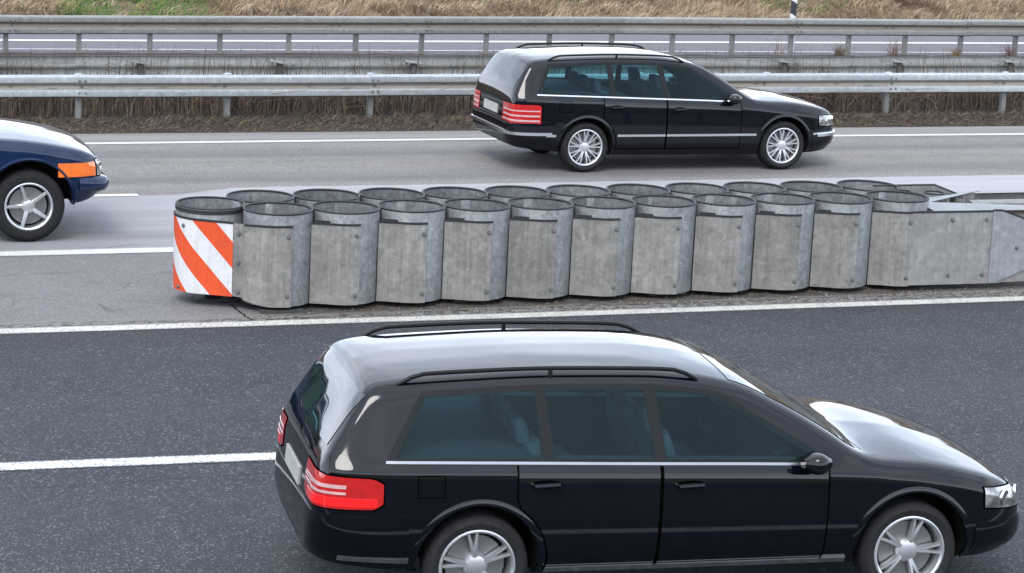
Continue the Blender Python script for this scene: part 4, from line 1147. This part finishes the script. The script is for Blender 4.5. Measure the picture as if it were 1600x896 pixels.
wagon = dict(
    wheels=(-1.38, 1.38), r=.318, rr=.232, tw=.225, spokes=5, split=True, gap=.045,
    top=[(-2.37, .62), (-2.36, .80), (-2.335, .93), (-2.30, 1.0), (-2.22, 1.13), (-2.10, 1.31), (-2.02, 1.395), (-1.9, 1.425), (-1.5, 1.455), (-.9, 1.475), (-.35, 1.468), (.0, 1.435), (.25, 1.385), (.55, 1.255), (.85, 1.09), (1.02, .985), (1.10, .955), (1.5, .905), (1.85, .825), (2.05, .755), (2.15, .69), (2.22, .58), (2.235, .50)],
    belt=[(-2.37, .98), (-1.6, .965), (-.5, .935), (.6, .905), (1.1, .88), (2.2, .7)],
    W=[(-2.37, .64), (-2.35, .72), (-2.29, .79), (-2.15, .845), (-1.85, .878), (-1.2, .888), (0, .89), (1.0, .884), (1.5, .875), (1.85, .848), (2.03, .79), (2.14, .71), (2.21, .60), (2.235, .50)],
    zb=[(-2.37, .35), (-2.25, .31), (-1.9, .27), (-1.2, .21), (1.2, .20), (1.8, .21), (2.1, .24), (2.235, .30)],
    B=-.27, C=-.97, hinge=.80, dback=-1.16, dlo=(.83, .14, -1.93, -1.72), winmax=1.36, tailx=-2.33, nosex=2.16,
    tail=dict(px=-1.88, py=.38, a0=8, a1=80, z0=.70, z1=.91, bands=((.785, .80), (.82, .842)), cut=24, core=(20, 76, .715, .765), taper=lambda t: (.70 + .03 * max(0, 1 - t / .25) ** 2 + .035 * max(0, (t - .88) / .12) ** 2, .905 - .025 * t - .03 * max(0, (t - .85) / .15) ** 2)),
    head=dict(px=1.6, py=.3, a0=14, a1=64, z0=.555, z1=.69, taper=lambda t: (.535 + .06 * t, .665 + .05 * t)),
    mirror=(.66, .93), rails=(-1.85, .0, lambda x: .60), screen=(.22, .97), screen_w=(.54, .66), rear_glass=(1.03, 1.345), plate_z=.68,
    bump_r=(.37, .66), bump_f=(.30, .50), grille=(.50, .64), bonnet=1.08)
import copy
# --- estate car close to the camera on the exit road
a = dict(wagon); a.update(paint=M['navy_black'], belt_chrome=M['satin'], sill_strip=.285, sill_mat=M['chrome'], gap=.06, group=None,
    zb=[(-2.37, .37), (-2.25, .33), (-1.9, .29), (-1.2, .245), (1.2, .24), (1.8, .24), (2.1, .26), (2.235, .32)])
yaw = radians(-6.5)
fx, fy = .49, -7.68
car = Car('estate_car', 'large dark navy estate car with roof rails on the dark exit road beside the barrier', a, (fx, fy, 0), yaw)
finish_car(car, 'near')
# --- black estate car on the main carriageway
a = dict(wagon); a.update(paint=M['black_paint'], belt_chrome=M['chrome'], side_strip=.475, strip_mat=M['chrome'], spokes=9, split=True, bump_strip=(.50, .46),
    top=[(-2.37, .62), (-2.36, .80), (-2.345, .93), (-2.325, 1.0), (-2.27, 1.12), (-2.16, 1.30), (-2.09, 1.385), (-1.97, 1.42), (-1.5, 1.452), (-.9, 1.468), (-.35, 1.458), (-.02, 1.42), (.22, 1.36), (.48, 1.23), (.76, 1.06), (.92, .965), (1.01, .94), (1.5, .905), (1.9, .84), (2.10, .78), (2.18, .71), (2.225, .58), (2.24, .50)],
    B=-.30, C=-1.02, hinge=.74, dback=-1.16, dlo=(.75, .10, -2.03, -1.87), winmax=1.355, screen=(.20, .86), rear_glass=(1.03, 1.34), bonnet=1.0, mirror=(.58, .93), belt=[(-2.37, .99), (-1.6, .97), (-.5, .935), (.6, .895), (1.0, .86), (2.2, .7)],
    head=dict(px=1.6, py=.3, a0=14, a1=62, z0=.56, z1=.70, taper=lambda t: (.55 + .03 * t, .685 + .02 * t)))
a['tail'] = dict(px=-1.88, py=.38, a0=8, a1=76, z0=.59, z1=.86, bands=((.65, .672), (.71, .732), (.775, .79)), cut=2, taper=lambda t: (.59 + .02 * max(0, (t - .9) / .1) ** 2, .86 - .02 * max(0, (t - .9) / .1) ** 2))
car = Car('estate_car', 'black estate car with bright side trim passing on the far side of the barrier', a, (7.17, 7.57, 0), radians(-.5))
finish_car(car, 'far')
# --- dark blue off-roader
o4 = dict(
    wheels=(-1.30, 1.30), r=.37, rr=.245, tw=.24, spokes=5, split=False, gap=.085, shoulder=.05, tum=.30,
    top=[(-2.20, .66), (-2.19, .90), (-2.16, 1.1), (-2.11, 1.28), (-2.0, 1.62), (-1.94, 1.70), (-1.5, 1.75), (-.5, 1.765), (.05, 1.73), (.22, 1.68), (.55, 1.40), (.84, 1.15), (.92, 1.11), (1.3, 1.07), (1.75, .99), (1.93, .93), (2.03, .86), (2.06, .76), (2.07, .66)],
    belt=[(-2.2, 1.10), (-.5, 1.10), (.7, 1.06), (2.0, .90)],
    W=[(-2.20, .72), (-2.17, .80), (-2.05, .86), (-1.7, .885), (0, .89), (1.3, .885), (1.75, .865), (1.92, .82), (2.02, .74), (2.07, .66)],
    zb=[(-2.2, .50), (-1.9, .42), (-1.0, .36), (1.0, .36), (1.8, .38), (2.07, .46)],
    paint=M['blue_paint'], B=-.12, C=-.95, hinge=.72, dback=-1.02, dlo=(.70, .34, -2.0, -1.9), cap_drop=.13, door_lo=.46, tailx=-2.16, nosex=2.0,
    tail=dict(px=-1.75, py=.45, a0=20, a1=70, z0=.85, z1=1.08, bands=((.93, .96),)),
    head=dict(px=1.5, py=.35, a0=10, a1=38, z0=.67, z1=.83, amber=dict(px=1.46, py=.42, a0=34, a1=74, z0=.675, z1=.815)),
    mirror=(.62, 1.14), rails=(-1.7, -.1, lambda x: .60), screen=(.26, .80), screen_w=(.58, .68), rear_glass=(1.18, 1.60), plate_z=.80,
    bump_r=(.52, .68), bump_f=(.50, .66), bump_e=.085, intake=(.52, .60), grille=(.68, .82), bonnet=.90, lip_mat=M['blue_paint'], lip=.028, sill_strip=None)
car = Car('off_road_car', 'dark blue off-road car with an orange indicator entering behind the striped nose', o4, (-3.05, 4.02, 0), radians(-.5))
finish_car(car, 'left')

# ------------------------------------------------------------------ camera
cam = bpy.data.cameras.new('Camera'); co = bpy.data.objects.new('Camera', cam); COL.objects.link(co)
cam.sensor_fit = 'HORIZONTAL'; cam.sensor_width = 36; cam.lens = 36 * 3790.09 / 1600; cam.clip_end = 6000; cam.clip_start = .1
Rv = Vector((.9375425, -.3447881, .0462076)); Uv = Vector((.0301141, .2127723, .9766377)); Fv = Vector((.3465648, .9142478, -.2098660))
mw = Matrix(((Rv.x, Uv.x, -Fv.x, -5.724033), (Rv.y, Uv.y, -Fv.y, -21.246183), (Rv.z, Uv.z, -Fv.z, 4.980313), (0, 0, 0, 1)))
co.matrix_world = mw; S.camera = co

# ------------------------------------------------------------------ light: bright overcast
ELEV, AZ = radians(52), radians(215)      # sun direction, azimuth clockwise from +Y
sd = bpy.data.lights.new('Sun', 'SUN'); so = bpy.data.objects.new('Sun', sd); COL.objects.link(so)
sd.energy = 1.2; sd.angle = radians(25); sd.color = (1.0, .97, .93)
dirv = Vector((sin(AZ) * cos(ELEV), cos(AZ) * cos(ELEV), sin(ELEV)))
so.rotation_euler = dirv.to_track_quat('Z', 'Y').to_euler()
W = bpy.data.worlds.new('World'); S.world = W; W.use_nodes = True
t = W.node_tree; bg = t.nodes['Background']
sky = t.nodes.new('ShaderNodeTexSky'); sky.sky_type = 'NISHITA'; sky.sun_disc = False
sky.sun_elevation = ELEV; sky.sun_rotation = AZ; sky.air_density = 1.2; sky.dust_density = 3.0; sky.ozone_density = 1.5
tc = t.nodes.new('ShaderNodeTexCoord'); mp = t.nodes.new('ShaderNodeMapping'); mp.inputs['Scale'].default_value = (1.6, 1.6, 3.5)
nz = t.nodes.new('ShaderNodeTexNoise'); nz.inputs['Scale'].default_value = 1.6; nz.inputs['Detail'].default_value = 7; nz.inputs['Roughness'].default_value = .6
t.links.new(tc.outputs['Generated'], mp.inputs['Vector']); t.links.new(mp.outputs[0], nz.inputs['Vector'])
cr = t.nodes.new('ShaderNodeValToRGB'); cr.color_ramp.elements[0].position = .32; cr.color_ramp.elements[1].position = .56
cr.color_ramp.elements[0].color = (.6, .6, .6, 1); cr.color_ramp.elements[1].color = (1, 1, 1, 1)
t.links.new(nz.outputs['Fac'], cr.inputs[0])
c2 = t.nodes.new('ShaderNodeValToRGB'); c2.color_ramp.elements[0].position = .35; c2.color_ramp.elements[1].position = .7
c2.color_ramp.elements[0].color = (6.8, 7.8, 9.6, 1); c2.color_ramp.elements[1].color = (10.3, 11.0, 12.2, 1)
t.links.new(nz.outputs['Fac'], c2.inputs[0])
mx = t.nodes.new('ShaderNodeMix'); mx.data_type = 'RGBA'
t.links.new(cr.outputs[0], mx.inputs[0]); t.links.new(sky.outputs[0], mx.inputs[6]); t.links.new(c2.outputs[0], mx.inputs[7])
sx = t.nodes.new('ShaderNodeSeparateXYZ'); t.links.new(tc.outputs['Generated'], sx.inputs[0])
mr = t.nodes.new('ShaderNodeMapRange'); mr.interpolation_type = 'SMOOTHSTEP'; mr.inputs[1].default_value = .5; mr.inputs[2].default_value = .05; mr.inputs[3].default_value = 1.0; mr.inputs[4].default_value = 1.5
t.links.new(sx.outputs[2], mr.inputs[0])
mu = t.nodes.new('ShaderNodeVectorMath'); mu.operation = 'SCALE'; t.links.new(mx.outputs[2], mu.inputs[0]); t.links.new(mr.outputs[0], mu.inputs['Scale'])
t.links.new(mu.outputs[0], bg.inputs['Color']); bg.inputs['Strength'].default_value = .1

S.view_settings.view_transform = 'Standard'; S.view_settings.look = 'None'; S.view_settings.gamma = 1
S.view_settings.exposure = 1.2
S.render.resolution_x = 1024; S.render.resolution_y = 573
